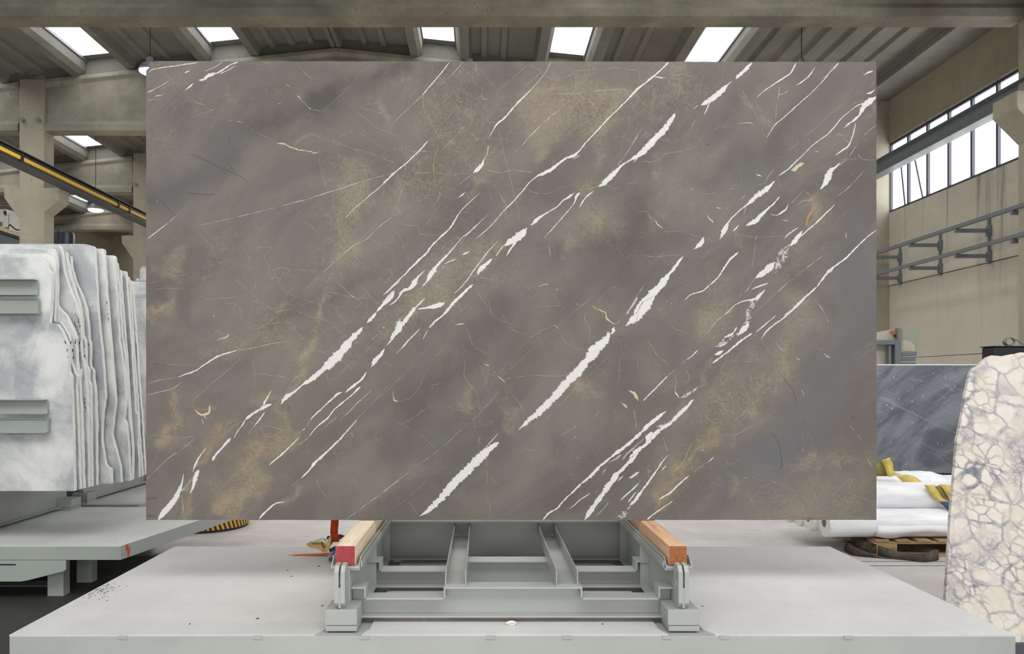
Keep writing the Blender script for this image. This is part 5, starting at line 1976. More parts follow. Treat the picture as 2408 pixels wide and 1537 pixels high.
for i, (y, prof, lab, _) in enumerate(STACK):
    nxt = STACK[i + 1][0] if i + 1 < len(STACK) else y + .04
    th = min(.03, nxt - y - .003)
    pts = []
    for px, py in prof:
        v = P(px, py, y)
        if px <= 1: continue
        pts.append((v.x, v.z))
    top_z = pts[0][1]
    # left part of the slab out of the frame
    poly = [(XL_ST, ZS), (XL_ST, top_z - .02), (XL_ST + .05, top_z)] + pts + [(pts[-1][0], ZS)]
    # fine chipped variation along the visible side
    out = []
    for k in range(len(poly)):
        p = Vector(poly[k]); q = Vector(poly[(k + 1) % len(poly)])
        out.append(p)
        if 3 <= k < len(poly) - 2:
            L = (q - p).length
            m = int(L / .03)
            for s in range(1, m + 1):
                r = p.lerp(q, s / (m + 1))
                r.x += mnoise.noise(Vector((r.y * 26, i * 5.3, 0))) * .0035
                out.append(r)
    bm = BM()
    Af = [bm.verts.new((p.x, y, p.y)) for p in out]
    Bf = [bm.verts.new((p.x, y + th, p.y)) for p in out]
    f0 = bm.faces.new(Af); f1 = bm.faces.new(list(reversed(Bf)))
    n = len(out)
    for k in range(n):
        j = (k + 1) % n
        f = bm.faces.new((Af[j], Af[k], Bf[k], Bf[j])); f.material_index = 1
    o = obj('marble_slab', bm, [M['marble'], M['marble_cut']], None, .0025)
    tag(o, lab, 'slab', 'white marble slabs of the left stack')

# handwritten marks on the slab edges (dark strokes lying on the cut edges)
def marks(name, spots, y, size, parent_index, seed):
    r = random.Random(seed)
    bm = BM()
    for px, py in spots:
        v = P(px, py, y)
        for s in range(2):
            a = r.uniform(0, 6.28); l = size * r.uniform(.5, 1)
            dx, dz = math.cos(a) * l * .5, math.sin(a) * l
            p0 = v + Vector((0, -.0006, 0)) + Vector((r.uniform(-.3, .3) * size * .4, 0, r.uniform(-.3, .3) * size))
            w_ = size * .14
            vs = [bm.verts.new(p0 + Vector(q)) for q in ((-dx - w_, 0, -dz), (-dx + w_, 0, -dz), (dx + w_, 0, dz), (dx - w_, 0, dz))]
            bm.faces.new(vs)
    par = [o for o in COL.objects if o.name.startswith('marble_slab')][parent_index]
    o = obj('black_mark', bm, M['black'], par)
    o['label'] = 'black handwritten marks'; o['kind'] = 'stuff'
marks('m', A_((1130,1140),(1155,1180),(1175,1220),(1190,1260),(1205,1310),(1120,1270),(1140,1320),(1165,1380),(1190,1440)), 4.416, .011, 4, 1)
marks('m', B_((195,85),(212,155),(221,215)), 4.262, .013, 0, 2)
marks('m', B_((245,92),(258,158),(264,220),(282,90)), 4.324, .013, 1, 3)
marks('m', B_((362,575),(364,610),(366,650),(366,690),(318,95),(320,175),(318,240)), 4.412, .011, 3, 4)
marks('m', B_((362,120),(364,210),(366,295)), 4.445, .011, 4, 6)
marks('m', B_((398,105),(402,285)), 4.505, .011, 5, 7)
marks('m', C_((458,970),(462,1020),(466,1075),(472,1140),(480,1220)), 4.625, .009, 7, 5)

# steel stand with arms in front of the left stack
st = empty('steel_stand', (-3.2, 4.16, 0), 'grey-green steel stand with two horizontal double-channel arms across the front white slab', 'stand')
for x in (-3.3, -4.4):
    bm = BM(); ibeam(bm, 'y', 4.13, 4.2, x, 0, 2.3, .1)
    bm.free(); bm = BM(); box(bm, x - .05, x + .05, 4.12, 4.19, 0, 2.25)
    obj('post', bm, M['paint_rack'], st)
for (xu, xl2, yt, y1, y2, yb) in ((78, 82, 655, 693, 700, 737), (101, 105, 939, 974, 983, 1018)):
    Yf = 4.205
    for (xe, ya, yb2, up) in ((xu, yt, y1, True), (xl2, y2, yb, False)):
        v0, v1 = P(xe, ya, Yf), P(xe, yb2, Yf)
        zt, zb2 = v0.z, v1.z
        bm = BM()
        if up: prof = [(Yf, zt), (Yf + .05, zt), (Yf + .05, zb2), (Yf + .012, zb2), (Yf + .012, zb2 + .004), (Yf + .044, zb2 + .008), (Yf + .044, zt - .005), (Yf, zt - .005)]
        else: prof = [(Yf + .012, zt), (Yf + .05, zt), (Yf + .05, zb2), (Yf, zb2), (Yf, zb2 + .005), (Yf + .03, zb2 + .006), (Yf + .022, zt - .003), (Yf + .012, zt - .003)]
        prism(bm, prof, 'x', -4.6, v0.x)
        obj('arm_channel', bm, M['paint_rack'], st, .001)

# second stack of white slabs on the platform behind
for i, (y, pyt) in enumerate(((5.95, 702), (6.0, 690), (6.05, 676), (6.1, 661))):
    top = P(0, pyt, y).z
    xe = -1.95 - i * .01
    bm = BM(); prism(bm, [(-4.8, ZS), (xe, ZS), (xe, top - .03), (xe - .03, top), (-4.8, top)], 'y', y, y + .03)
    o = obj('marble_slab', bm, [M['marble']], None, .002)
    tag(o, ['front plain white slab of the far stack, seen just left of the big slab', 'second white slab of the far stack, its top edge a thin bright strip',
            'third white slab of the far stack, its top edge a thin bright strip', 'rearmost white slab of the far stack with a loose offcut on top'][i], 'slab', 'white slabs of the far left stack')
bm = BM()
prism(bm, [(P(331, 660, 6.12).x, P(0, 661, 6.12).z), (P(331, 636, 6.12).x, P(0, 636, 6.12).z), (P(336, 627, 6.12).x, P(0, 627, 6.12).z), (P(346, 627, 6.12).x, P(0, 627, 6.12).z),
           (P(352, 640, 6.12).x, P(0, 640, 6.12).z), (P(352, 661, 6.12).x, P(0, 661, 6.12).z)], 'y', 6.1, 6.128)
tag(obj('marble_offcut', bm, M['marble'], None, .002), 'small white upright offcut on the far stack of white slabs', 'offcut')
bm = BM(); a = P(323, 661, 6.12); b = P(329, 655, 6.12); box(bm, a.x, b.x, 6.1, 6.13, a.z, b.z)
tag(obj('marble_offcut', bm, M['marble'], None, .003), 'tiny white chip lying on top of the far stack of white slabs', 'offcut')

# ================================================================== LEFT BACKGROUND
mc = empty('stone_machine', (-11.5, 19, 0), 'white and cream bridge machine with cables behind the left concrete column', 'machine')
Ym = 19.5
def rect(name, x0, x1, y0, y1, Ya, Yb, m, par, bev=.01):
    a, b = P(x0, y1, Ya), P(x1, y0, Ya)
    bm = BM(); box(bm, a.x, b.x, Ya, Yb, a.z, b.z)
    return obj(name, bm, m, par, bev)
rect('control_cabinet', -70, 17, 492, 534, Ym, Ym + .5, M['white_paint'], mc)
rect('motor_housing', 21, 62, 498, 548, Ym + .05, Ym + .7, M['white_paint'], mc)
rect('cabinet_door', -10, 4, 521, 531, Ym - .03, Ym, M['steel_grey'], mc)
def slanted(name, p0, p1, h, m, Ya=Ym - .25, Yb=Ym + .9):
    a, b = P(p0[0], p0[1], Ya), P(p1[0], p1[1], Ya)
    hh = h * Ya / F
    bm = BM(); prism(bm, [(a.x, a.z), (b.x, b.z), (b.x, b.z - hh), (a.x, a.z - hh)], 'y', Ya, Yb)
    return obj(name, bm, m, mc, .01)
slanted('bridge_beam', (-60, 512), (48, 547), 10, M['cream_paint'])
slanted('cable_tray', (-60, 523), (52, 560), 5, M['steel_dark'])
slanted('bridge_girder', (-60, 529), (54, 567), 26, M['steel_grey'], Ym - .22)
for k in range(3):
    bm = BM()
    tube(bm, [P(-30, 480 + k * 4, Ym - .1), P(0, 479 + k * 3, Ym - .1), P(18, 481 + k * 3, Ym - .1), P(30, 485 + k * 3, Ym - .1), P(38, 492 + k, Ym - .1), P(39, 497, Ym - .1)], .02, 6)
    obj('cable_loop', bm, M['cable_grey'] if k % 2 else M['steel_dark'], mc, 0, True)
bm = BM(); tube(bm, [P(20, 532, Ym - .3), P(24, 528, Ym - .3), P(30, 534, Ym - .3), P(38, 540, Ym - .3), P(50, 541, Ym - .3), P(54, 536, Ym - .3)], .018, 6)
obj('cable_loop', bm, M['black'], mc, 0, True)
bm = BM(); tube(bm, [P(11, 496, Ym - .05), P(12, 503, Ym - .05), P(14, 504, Ym - .05)], .03, 6)
obj('hook', bm, M['black'], mc)
for x in (-13.5, -11.9):
    bm = BM(); box(bm, x - .25, x + .25, Ym, Ym + .5, 0, 4.5)
    obj('leg', bm, M['steel_grey'], mc)
v = P(148, 545, 21.0)
bm = BM(); lathe(bm, [(.29, 0), (.29, v.z - .07), (.26, v.z - .02), (.0, v.z)], (v.x, 21.0, 0), 'z', 28)
tag(obj('storage_tank', bm, M['navy'], None, 0, True), 'dark navy cylindrical tank behind the left stack of white slabs', 'tank')

# orange machine base with hazard stripes
e = empty('turntable_base', (-2.39, 6.51, 0), 'orange machine foot ringed with yellow and black hazard stripes behind the left platform', 'machine')
cx, cy = -2.32, 6.40
bm = BM(); lathe(bm, [(.36, 0), (.36, .06)], (0, 0, 0), 'z', 56)
o = obj('hazard_ring', bm, M['hazard'], None); o.parent = e; o.location = Vector((cx, cy, .02)) - e.location
bm = BM(); lathe(bm, [(.35, .082), (.34, .09), (.0, .09)], (cx, cy, 0), 'z', 48); obj('top_plate', bm, M['orange_paint'], e, 0, True)
bm = BM(); box(bm, cx + .02, cx + .2, cy - .26, cy + .1, .09, .19); obj('gear_housing', bm, M['orange_paint'], e, .01)
bm = BM(); lathe(bm, [(.352, 0), (.352, .019)], (cx, cy, 0), 'z', 48); obj('foot', bm, M['black'], e)

# sunken rail strips in the floor behind the trestle
for i, y in enumerate((5.0, 5.12)):
    bm = BM(); box(bm, -1.9, 3.5, y, y + .012, 0.0, .002)
    tag(obj('trim_%d' % (30 + i), bm, M['steel_grey']), kind='structure')

# ================================================================== STRAP AND RATCHET ON THE PLATFORM
def K(x, y, Y): return P(660 + x / 10.98, 1210 + y / 10.98, Y)
e = empty('ratchet_strap', K(1180, 960, 4.03), 'orange tie-down strap with brass ratchet beside the left timber', 'strap')
bm = BM()
ribbon(bm, [(K(1340, -1500, 4.02), K(1540, -1500, 4.02)), (K(1310, -500, 4.0), K(1510, -500, 4.0)), (K(1300, 135, 4.0), K(1500, 135, 4.0)), (K(1280, 455, 4.0), K(1478, 455, 4.0)),
            (K(1300, 560, 3.97), K(1528, 560, 3.97)), (K(1330, 700, 3.98), K(1500, 690, 3.98)), (K(1340, 640, 4.02), K(1500, 640, 4.02))])
solidify(obj('webbing', bm, M['orange_web'], e, 0, True), .003)
bm = BM()
ribbon(bm, [(K(1300, 985, 4.0), K(1300, 1008, 3.97)), (K(1000, 1000, 4.0), K(1000, 1030, 3.97)), (K(600, 1015, 4.0), K(600, 1060, 3.965)), (K(170, 1045, 3.99), K(205, 1085, 3.965))])
solidify(obj('loose_tail', bm, M['orange_tail'], e, 0, True), .004)
hp = [(690, 760), (790, 772), (960, 778), (1010, 750), (1060, 790), (1100, 900), (1130, 870), (1190, 760), (1200, 680), (1250, 580), (1300, 575), (1310, 650), (1280, 720), (1290, 800), (1250, 860), (1190, 975), (1100, 970), (1020, 925), (940, 885), (780, 845), (700, 810)]
bm = BM()
fv = [K(x, y, 3.95) for x, y in hp]
va_ = [bm.verts.new(p) for p in fv]; vb_ = [bm.verts.new(p + Vector((0, .006, 0))) for p in fv]
bm.faces.new(va_); bm.faces.new(list(reversed(vb_)))
for i in range(len(fv)):
    j = (i + 1) % len(fv); bm.faces.new((va_[j], va_[i], vb_[i], vb_[j]))
obj('ratchet_plate', bm, M['brass'], e)
bm = BM()
va_ = [bm.verts.new(p + Vector((0, .05, .004))) for p in fv]; vb_ = [bm.verts.new(p + Vector((0, .056, .004))) for p in fv]
bm.faces.new(va_); bm.faces.new(list(reversed(vb_)))
for i in range(len(fv)):
    j = (i + 1) % len(fv); bm.faces.new((va_[j], va_[i], vb_[i], vb_[j]))
obj('ratchet_plate', bm, M['brass'], e)
bm = BM(); tube(bm, [K(680, 785, 3.95), K(680, 770, 4.0)], .004, 8)
obj('handle_pin', bm, M['brass'], e)
bm = BM(); ribbon(bm, [(K(665, 755, 3.97), K(700, 762, 3.95)), (K(1060, 612, 3.97), K(1075, 640, 3.95)), (K(1130, 620, 3.97), K(1130, 650, 3.95)), (K(1185, 690, 3.97), K(1160, 700, 3.95))])
solidify(obj('ratchet_handle', bm, M['chrome'], e, 0, True), .003)
bm = BM(); lathe(bm, [(.008, -.004), (.008, .062)], K(1170, 830, 3.955), 'y', 12); obj('spool', bm, M['steel_dark'], e)
bm = BM(); lathe(bm, [(.012, .003), (.012, .012), (.007, .012)], K(1170, 790, 3.955), 'y', 9); obj('cog', bm, M['brass'], e)
e2 = empty('sling', K(1330, 1040, 3.93), 'crumpled purple and slate lifting sling under the left timber', 'sling')
bm = BM(); ribbon(bm, [(K(1180, 640, 4.03), K(1270, 600, 4.03)), (K(1200, 560, 4.03), K(1275, 540, 4.03)), (K(1260, 545, 4.04), K(1290, 600, 4.04)), (K(1500, 500, 4.05), K(1520, 620, 4.05)), (K(1660, 540, 4.05), K(1530, 640, 4.05))])
solidify(obj('purple_band', bm, M['purple'], e2, 0, True), .004)
bm = BM(); ribbon(bm, [(K(1420, 930, 3.9), K(1420, 1030, 3.9)), (K(1340, 950, 3.88), K(1345, 1040, 3.88)), (K(1285, 1030, 3.87), K(1320, 1090, 3.87)), (K(1300, 1090, 3.87), K(1420, 1110, 3.87)), (K(1420, 1080, 3.88), K(1430, 1120, 3.88))])
solidify(obj('lilac_band', bm, M['lilac'], e2, 0, True), .004)
bm = BM(); ribbon(bm, [(K(1250, 900, 4.0), K(1260, 960, 3.98)), (K(1330, 850, 4.0), K(1320, 950, 3.97)), (K(1420, 810, 4.0), K(1420, 930, 3.97))])
solidify(obj('slate_band', bm, M['blue_cloth'], e2, 0, True), .004)
bm = BM(); ribbon(bm, [(K(1240, 1110, 3.86), K(1240, 1180, 3.83)), (K(1330, 1110, 3.86), K(1330, 1185, 3.83)), (K(1440, 1110, 3.86), K(1440, 1170, 3.83))])
solidify(obj('slate_band', bm, M['blue_cloth'], e2, 0, True), .004)

# little things lying about on the platform
def ribbon_ring(c, r, h, t_, m, name, label, cat):
    bm = BM()
    pr = []
    for k in range(0, 22):
        a = -2.0 + k / 21 * 5.4
        p = Vector((c.x + r * math.cos(a), c.y + r * .7 * math.sin(a), c.z))
        q = p + Vector((r * .25 * math.cos(a), r * .25 * math.sin(a), h * (.75 + .25 * math.sin(a * 1.3))))
        pr.append((p, q))
    ribbon(bm, pr, 1)
    o = obj(name, bm, m, None, 0, True); solidify(o, t_)
    return tag(o, label, cat)
ribbon_ring(Vector((PX(1202, 2.83), 2.84, ZP + .001)), .0145, .012, .0025, M['ring'], 'plastic_ring', 'small off-white split plastic ring under the front cross beam', 'ring')
rr_ = random.Random(11)
chips = [(750, 1331, 'dark stone chip on the platform left of the left lug'), (676, 1341, 'tiny dark chip behind the big patch of bare plate, left'), (606, 1454, 'crumpled dark shred near the front edge, left of centre'),
         (685, 1355, 'small dark fleck left of the trestle'), (758, 1424, 'dark sliver beside the left foot block'), (446, 1467, 'dark shaving near the platform front edge'),
         (1652, 1425, 'small dark crumb right of the right foot block'), (1417, 1467, 'brown speck on the middle tread plate')]
for px, py, lab in chips:
    y = .9 * F / (py - VY); x = PX(px, y)
    bm = BM()
    n = 6
    w_ = .010 if px in (750, 606) else .006
    base = [bm.verts.new((x + math.cos(k * 1.047) * w_ * rr_.uniform(.6, 1.2), y + math.sin(k * 1.047) * w_ * .6 * rr_.uniform(.6, 1.2), ZP + .0003)) for k in range(n)]
    top = bm.verts.new((x, y, ZP + .0045))
    for k in range(n): bm.faces.new((base[k], base[(k + 1) % n], top))
    bm.faces.new(list(reversed(base)))
    tag(obj('stone_chip', bm, M['chip']), lab, 'chip', 'chips on the platform')
bm = BM()
for k in range(170):
    px = 205 + rr_.gauss(28, 26); py = 1392 - (px - 190) * .13 + rr_.gauss(0, 8)
    y = .9 * F / (py - VY); x = PX(px, y)
    if x < -1.67: continue
    s = rr_.uniform(.0006, .0034)
    a = rr_.uniform(0, 3.14)
    pts = [(x + math.cos(a + q) * s * sc_, y + math.sin(a + q) * s * sc_) for q, sc_ in ((0, 1.6), (1.5, .5), (3.1, 1.4), (4.6, .5))]
    prism(bm, pts, 'z', ZP + .0003, ZP + .002)
tag(obj('debris_flakes', bm, M['core']), 'scatter of dark grit flakes near the left end of the platform', 'debris', None, 'stuff')

# ================================================================== RIGHT SIDE
# brecciated cream slab leaning beside the platform
bz = .06
def lean(px, py):     # point on the plane through (Y=3.36,z=.06) leaning back
    k = .17
    # z = EYE + (VY-py)/F*Y ; Y = 3.36 + k*(z-bz)
    s = (VY - py) / F
    Y = (3.36 + k * (EYE - bz)) / (1 - k * s)
    return Vector((PX(px, Y), Y, EYE + s * Y))
outl = [(2222, 1560), (2224, 1420), (2228, 1340), (2231, 1290), (2234, 1235), (2243, 1130), (2250, 1040), (2262, 980), (2270, 925), (2283, 872), (2290, 864), (2302, 858), (2310, 848), (2322, 838),
        (2332, 835), (2352, 837), (2370, 834), (2384, 832), (2400, 828), (2480, 826), (2560, 830), (2620, 1000), (2640, 1300), (2640, 1560)]
pts = []
for px, py in outl:
    if py == 1560:
        v = lean(px, 1400); v = Vector((v.x, 3.36, bz))
    else: v = lean(px, py)
    pts.append(v)
fine = []
for k in range(len(pts)):
    p, q = pts[k], pts[(k + 1) % len(pts)]
    fine.append(p)
    if k < len(pts) - 1:
        m = int((q - p).length / .018)
        for s in range(1, m + 1):
            r = p.lerp(q, s / (m + 1)); j = mnoise.noise(r * 40) * .004
            fine.append(r + Vector((j, 0, j)))
nrm = Vector((0.012, .985, -.17)) * .02
bm = BM()
Af = [bm.verts.new(p) for p in fine]; Bf = [bm.verts.new(p + nrm) for p in fine]
bm.faces.new(Af); bm.faces.new(list(reversed(Bf)))
for k in range(len(fine)):
    j = (k + 1) % len(fine); f = bm.faces.new((Af[j], Af[k], Bf[k], Bf[j]))
tag(obj('stone_slab', bm, [M['arabescato']]), 'cream slab with grey breccia veins leaning at the right edge beside the platform', 'slab')
e = empty('slab_rest', (2.5, 3.36, 0), 'dark steel rest carrying the cream breccia slab at the right edge', 'stand')
bm = BM(); box(bm, 2.02, 3.0, 3.34, 3.62, 0, .058); obj('base_rail', bm, M['steel_dark'], e)
bm = BM(); box(bm, 2.5, 2.56, 3.585, 3.66, .058, .62); obj('upright', bm, M['steel_dark'], e)
bm = BM(); box(bm, 2.9, 2.96, 3.585, 3.66, .058, .62); obj('upright', bm, M['steel_dark'], e)

# dark blue-grey slab wrapped in film
Yd = 7.4
a, b = P(1900, 1112, Yd), P(2420, 859, Yd)
e = empty('stone_slab', ((a.x + b.x) / 2, Yd, a.z), 'dark blue-grey slab wrapped in clear film behind the white plastic rolls', 'slab')
bm = BM(); box(bm, a.x, b.x, Yd, Yd + .5, a.z, b.z)
obj('stone_block', bm, M['darkslab'], e, .004)
bm = BM(); box(bm, a.x, b.x, Yd - .004, Yd + .5, b.z, b.z + .012); obj('top_edge', bm, M['marble_cut'], e, .003)
bm = BM()
rg = random.Random(5)
for k in range(34):  # small white slivers stand in for light glinting off the film
    px = rg.uniform(2065, 2290); py = rg.uniform(875, 1100)
    v = P(px, py, Yd - .002); l = rg.uniform(.004, .016); an = rg.choice((1.5, .8, -.4, 2.2)) + rg.uniform(-.3, .3)
    dx, dz = math.cos(an) * l, math.sin(an) * l
    vs = [bm.verts.new(v + Vector(q)) for q in ((-dx, 0, -dz), (.003, 0, -.002), (dx, 0, dz), (-.003, 0, .002))]
    bm.faces.new(vs)
o = obj('film_glint', bm, M['film'], e); o['kind'] = 'stuff'; o['label'] = 'pale flecks drawn as glints on the clear film'
e = empty('slab_rest', (4.5, Yd, 0), 'low dark steel rest under the film-wrapped blue-grey slab', 'stand')
bm = BM(); box(bm, a.x + .2, b.x - .1, Yd + .05, Yd + .12, a.z - .1, a.z - .003); obj('bearer', bm, M['steel_dark'], e)
bm = BM(); box(bm, a.x + .2, b.x - .1, Yd + .38, Yd + .45, a.z - .1, a.z - .003); obj('bearer', bm, M['steel_dark'], e)
for k in range(7):
    x = a.x + .3 + k * .27
    bm = BM(); box(bm, x, x + .05, Yd + .04, Yd + .45, 0, a.z - .1); obj('leg', bm, M['steel_dark'], e)

# pallet
Zf = .118
e = empty('wooden_pallet', (3.3, 5.3, 0), 'wooden pallet under the white plastic film rolls', 'pallet')
PX0, PX1, PY0, PY1 = 2.68, 3.95, 5.26, 6.1
for y in (PY0, (PY0 + PY1) / 2 - .05, PY1 - .1):
    bm = BM(); box(bm, PX0, PX1, y, y + .1, .088, .102); obj('stringer_board', bm, M['wood_pallet'], e, .002)
    bm = BM(); box(bm, PX0, PX1, y, y + .1, .0, .018); obj('bottom_board', bm, M['wood_pallet'], e, .002)
    for x in (PX0 + .02, (PX0 + PX1) / 2 - .07, PX1 - .16):
        bm = BM(); box(bm, x, x + .14, y, y + .1, .018, .088); obj('block', bm, M['wood_pallet'], e, .003)
for k in range(9):
    x = PX0 + .01 + k * .143
    bm = BM(); box(bm, x, x + .095, PY0 - .005, PY1 + .005, .102, Zf); obj('deck_board', bm, M['wood_pallet'], e, .002)

# film rolls
def roll(x0, x1, y, zc, r, label, seed, core=True):
    e = empty('film_roll', (x0, y, zc - r), label, 'roll', 'white plastic film rolls on the pallet')
    bm = BM()
    lathe(bm, [(r * .985, 0), (r, .004)] + [(r + mnoise.noise(Vector((k * .9, seed, 0))) * .0015, .004 + (x1 - x0 - .008) * k / 14) for k in range(1, 14)] + [(r, x1 - x0 - .004), (r * .985, x1 - x0)], (x0, y, zc), 'x', 40)
    obj('film', bm, M['film'], e, 0, True)
    bm = BM(); lathe(bm, [(r * .32, -.002), (r * .98, -.002), (r * .98, -.0003), (r * .32, -.0003), (r * .32, -.002)], (x0, y, zc), 'x', 32)
    obj('roll_end', bm, M['film_end'], e)
    bm = BM(); lathe(bm, [(r * .24, -.003), (r * .32, -.003), (r * .32, .001), (r * .24, .001), (r * .24, -.003)], (x0, y, zc), 'x', 24)
    obj('cardboard_core', bm, M['core'], e)
    bm = BM(); lathe(bm, [(r * .24, -.0015), (0, -.0015)], (x0, y, zc), 'x', 24)
    obj('core_opening', bm, M['black'], e)
    return e
r = .098
z0 = Zf + .001
roll(2.385, 3.93, 5.36, z0 + r, r, 'front bottom film roll lying nearest, with its round end in view', 1)
roll(2.36, 3.9, 5.567, z0 + r, r, 'second bottom film roll behind the front one, end showing under the big slab', 2)
roll(2.36, 3.9, 5.745, z0 + .078, .078, 'third smaller bottom film roll, only the foot of its end showing', 3)
roll(2.34, 3.9, 5.905, z0 + .075, .075, 'fourth and farthest bottom film roll under the big slab corner', 4)
zc2 = z0 + r + math.sqrt((2 * r) ** 2 - .1025 ** 2) + .004
roll(2.45, 3.55, 5.4625, zc2, r, 'upper film roll in front, crossed by the end of the yellow sling', 5)
roll(2.5, 3.25, 5.665, zc2 - .002, .092, 'upper film roll behind, directly under the upright yellow sling loop', 6)
roll(2.75, 3.75, 5.86, zc2 + .0, .1, 'rear upper film roll partly covered by loose film', 7)
# loose film hanging below the front roll and heaped over the rear one
bm = BM()
pr = []
for k in range(24):
    x = 2.70 + k * .05
    dip = .035 * math.exp(-((x - 2.78) / .10) ** 2) + .006 * math.sin(x * 20)
    pr.append((Vector((x, 5.36 - r - .001, z0 + r * .95)), Vector((x, 5.36 - r * .86, z0 + .035 - dip))))
ribbon(bm, pr, 2)
o = obj('film_flap', bm, M['film'], None, 0, True); solidify(o, .002)
tag(o, 'loose flap of white film sagging below the front roll onto the pallet', 'film')
bm = BM()
nu, nv_ = 30, 16
gr = []
for i in range(nu):
    row = []
    for j in range(nv_):
        x = 2.95 + i / (nu - 1) * .62; t_ = j / (nv_ - 1)
        env = math.sin(math.pi * min(1, max(0, i / (nu - 1))) ) ** .4
        a_ = math.pi * (.04 + .8 * t_)
        rad = .112 + .012 * mnoise.noise(Vector((x * 14, t_ * 5, 2))) + .018 * env
        zz = zc2 + math.sin(a_) * rad - .05 * max(0, (x - 3.35) / .22) ** 2
        row.append(bm.verts.new((x, 5.86 - math.cos(a_) * rad, zz)))
    gr.append(row)
for i in range(nu - 1):
    for j in range(nv_ - 1):
        bm.faces.new((gr[i][j], gr[i + 1][j], gr[i + 1][j + 1], gr[i][j + 1]))
o = obj('film_sheet', bm, M['film'], None, 0, True); solidify(o, .002, -1)
tag(o, 'crumpled sheet of white film heaped over the rear upper roll', 'film')

# yellow sling draped over the rolls
def Q4(x, y, Y): return P(2040 + x / 5.49, 1060 + y / 5.49, Y)
e = empty('lifting_sling', Q4(600, 400, 5.5), 'worn yellow lifting sling draped over the white film rolls', 'sling')
bands = [
 (M['olive_web'], [((60, 190), (60, 325), 5.60), ((115, 160), (115, 325), 5.60), ((160, 135), (180, 325), 5.61), ((200, 130), (265, 326), 5.62)]),
 (M['yellow_web'], [((178, 118), (285, 84), 5.59), ((225, 215), (325, 170), 5.585), ((262, 325), (345, 265), 5.58), ((300, 328), (440, 300), 5.58)]),
 (M['yellow_web'], [((372, 322), (455, 302), 5.56), ((440, 385), (560, 312), 5.55), ((495, 440), (640, 350), 5.53), ((600, 440), (735, 430), 5.50)]),
 (M['yellow_web'], [((735, 440), (870, 438), 5.36), ((800, 540), (920, 520), 5.345), ((860, 600), (960, 600), 5.335), ((930, 655), (1010, 640), 5.325)]),
 (M['olive_web'], [((870, 460), (930, 440), 5.355), ((935, 540), (1030, 560), 5.34), ((1000, 610), (1075, 660), 5.33)]),
 (M['yellow_web'], [((935, 430), (1100, 448), 5.35), ((985, 500), (1145, 535), 5.33), ((1040, 600), (1135, 600), 5.325), ((1095, 690), (1118, 705), 5.32)]),
 (M['blue_cloth'], [((930, 655), (1080, 655), 5.32), ((990, 715), (1110, 700), 5.31), ((1040, 768), (1120, 745), 5.305)]),
]
for m, ps in bands:
    bm = BM(); ribbon(bm, [(Q4(a[0], a[1], y), Q4(b[0], b[1], y)) for a, b, y in ps], 5)
    solidify(obj('web_band', bm, m, e, 0, True), .005)

# dark sling lying in a loop on the floor
def Q5(x, y, Y): return P(1860 + x / 6.02, 1200 + y / 6.02, Y)
def Q5f(x, y):
    py = 1200 + y / 6.02
    Y = EYE * F / (py - VY)
    v = P(1860 + x / 6.02, py, Y); v.z += .002
    return v
e = empty('lifting_sling', Q5f(1500, 690), 'dirty brown lifting sling lying in a flat loop on the floor by the pallet', 'sling')
def band(name, tops, bots, closed=False):
    bm = BM()
    pr = []
    for (tx, ty), (bx_, by) in zip(tops, bots):
        b_ = Q5f(bx_, by)
        pr.append((Q5(tx, ty, b_.y + .004), b_))
    ribbon(bm, pr, 4)
    solidify(obj(name, bm, M['brown_web'], e, 0, True), .008)
band('web_band', [(795, 428), (830, 470), (950, 540), (1100, 592), (1250, 640), (1385, 664)], [(752, 565), (850, 628), (990, 652), (1130, 664), (1260, 676), (1390, 684)])
band('web_band', [(795, 425), (900, 418), (1040, 432), (1200, 482), (1350, 530), (1500, 570), (1650, 602), (1800, 610), (1930, 597), (2030, 560), (2070, 548), (2082, 566)],
     [(790, 560), (900, 590), (1040, 620), (1200, 650), (1350, 678), (1500, 692), (1650, 706), (1800, 728), (1930, 730), (2030, 714), (2070, 706), (2086, 690)])
band('web_band', [(1340, 500), (1500, 482), (1650, 494), (1800, 512), (1950, 532), (2062, 548)], [(1350, 600), (1500, 605), (1650, 610), (1800, 618), (1950, 630), (2062, 650)])

# rack with glass and stone offcuts far right
Yr = 9.4
e = empty('steel_rack', (PX(2090, Yr), Yr, 0), 'grey steel rack frame above the film-wrapped slab, right of the big slab', 'rack')
def rr2(name, x0, x1, y0, y1, Ya, Yb, m, par=e, bev=.004): return rect(name, x0, x1, y0, y1, Ya, Yb, m, par, bev)
pz = P(0, 858, Yr).z
bm = BM(); box(bm, PX(2105, Yr), PX(2120, Yr), Yr, Yr + .1, 0, P(0, 799, Yr).z); obj('post', bm, M['steel_grey'], e, .004)
rr2('top_rail', 1960, 2105, 799, 810, Yr, Yr + .1, M['steel_grey'])
bm = BM(); box(bm, PX(2093, Yr), PX(2099, Yr), Yr + .03, Yr + .09, 0, P(0, 811, Yr).z); obj('inner_post', bm, M['steel_grey'], e)
bm = BM(); box(bm, PX(1966, Yr), PX(1981, Yr), Yr, Yr + .1, 0, P(0, 811, Yr).z); obj('post', bm, M['steel_grey'], e, .004)
bm = BM(); box(bm, PX(2114, Yr), PX(2123, Yr), Yr + .02, Yr + .1, P(0, 800, Yr).z, P(0, 770, Yr).z); obj('upright', bm, M['cable_grey'], e, .004)
for y0, y1 in ((827, 836), (838, 848), (851, 857)):
    rr2('shelf_channel', 2120, 2157 - (y0 > 837) * 3, y0, y1, Yr + .1, Yr + .22, M['steel_grey'])
bm = BM(); box(bm, PX(2150, Yr), PX(2155, Yr), Yr + .23, Yr + .3, 0, P(0, 858, Yr).z); obj('post', bm, M['steel_grey'], e)
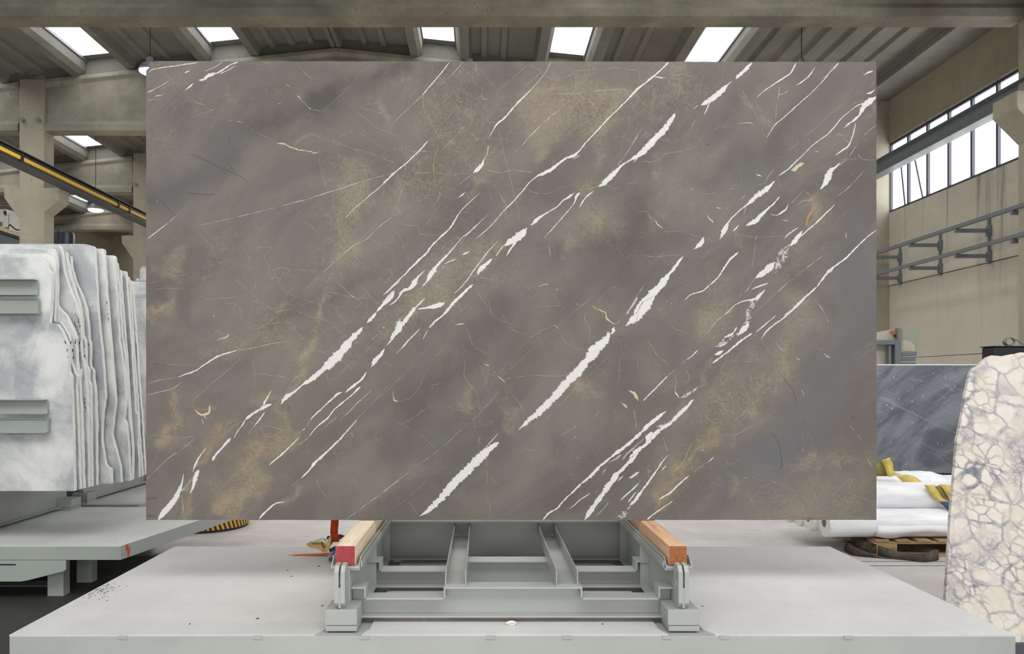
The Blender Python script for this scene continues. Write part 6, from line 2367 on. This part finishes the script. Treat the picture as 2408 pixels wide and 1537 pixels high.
def poly(name, pts, Ya, th, m, label, cat, bev=.002):
    q = [P(x, y, Ya) for x, y in pts]
    bm = BM(); prism(bm, [(v.x, v.z) for v in q], 'y', Ya, Ya + th)
    return tag(obj(name, bm, m, None, bev), label, cat)
M['pale_stone'] = mat_plain('pale_beige_stone', (190, 184, 166), .5, 0, .06, 2.5)
M['brown_stone'] = mat_plain('honey_onyx', (128, 110, 76), .35, 0, .35, 5)
poly('stone_offcut', [(1990, 800), (1990, 785), (2061, 781), (2095, 775), (2113, 774), (2113, 900), (1990, 900)], Yr + .14, .03, M['pale_stone'], 'pale beige stone offcut leaning on the rack, under the orange strap', 'offcut')
poly('glass_sheet', [(2124, 773), (2160, 768), (2161, 778), (2157, 826), (2124, 826)], Yr + .32, .02, mat_plain('greenish_glass', (160, 166, 150), .2, 0, .03, 2), 'greenish sheet with slanting top edge right of the rack post', 'sheet')
poly('stone_offcut', [(2124, 825), (2124, 799), (2136, 801), (2146, 806), (2152, 815), (2153, 825)], Yr + .28, .025, M['pale_stone'], 'rounded pale offcut standing on the rack channels', 'offcut')
poly('stone_offcut', [(1985, 900), (1985, 813), (2091, 812), (2091, 900)], Yr + .18, .03, M['brown_stone'], 'mottled brown onyx piece framed by the rack posts', 'offcut')
e = empty('clamp_strap', P(2103, 783, Yr + .1), 'short bright orange strap with a dark clamp on the rack post', 'strap')
bm = BM(); ribbon(bm, [(P(2092, 780, Yr + .12), P(2094, 776, Yr + .12)), (P(2099, 781, Yr + .1), P(2101, 776, Yr + .1)), (P(2104, 787, Yr + .09), P(2108, 784, Yr + .09)), (P(2107, 790, Yr + .08), P(2110, 787, Yr + .08))])
solidify(obj('strap', bm, M['orange_tail'], e, 0, True), .006)
rr2('clamp', 2106, 2112, 786, 792, Yr + .06, Yr + .11, M['black'], e)

# black box with a coil of cable
Yb_ = 6.3
a, b = P(2338, 900, Yb_), P(2500, 815, Yb_)
e = empty('black_cabinet', ((a.x + b.x) / 2, Yb_, 0), 'black cabinet behind the cream breccia slab with a hose coil on top', 'cabinet')
bm = BM(); box(bm, a.x, b.x, Yb_, Yb_ + .16, 0, b.z); obj('body', bm, M['black'], e, .01)
bm = BM(); box(bm, a.x - .01, b.x + .01, Yb_ - .01, Yb_ + .17, b.z, b.z + .008); obj('lid', bm, M['black'], e, .003)
bm = BM()
cx, cz = P(2376, 803, Yb_ + .1).x, P(0, 803, Yb_ + .1).z
pts = []
for k in range(90):
    a_ = k / 90 * 2 * math.pi * 3.2
    rr3 = .038 + .004 * math.sin(k * .35) + .012 * (k / 90)
    pts.append((cx + math.cos(a_) * rr3 + k * .0002, Yb_ + .1 + k * .0006, cz + math.sin(a_) * rr3 * .72 + .004))
pts += [(cx + .07, Yb_ + .16, cz + .028), (cx + .11, Yb_ + .16, cz + .01), (cx + .15, Yb_ + .16, cz - .02), (cx + .2, Yb_ + .16, cz - .03)]
tube(bm, pts, .0055, 6)
tag(obj('cable_coil', bm, M['cable_grey'], None, 0, True), 'grey cable coil lying on the black cabinet at the right edge', 'cable')
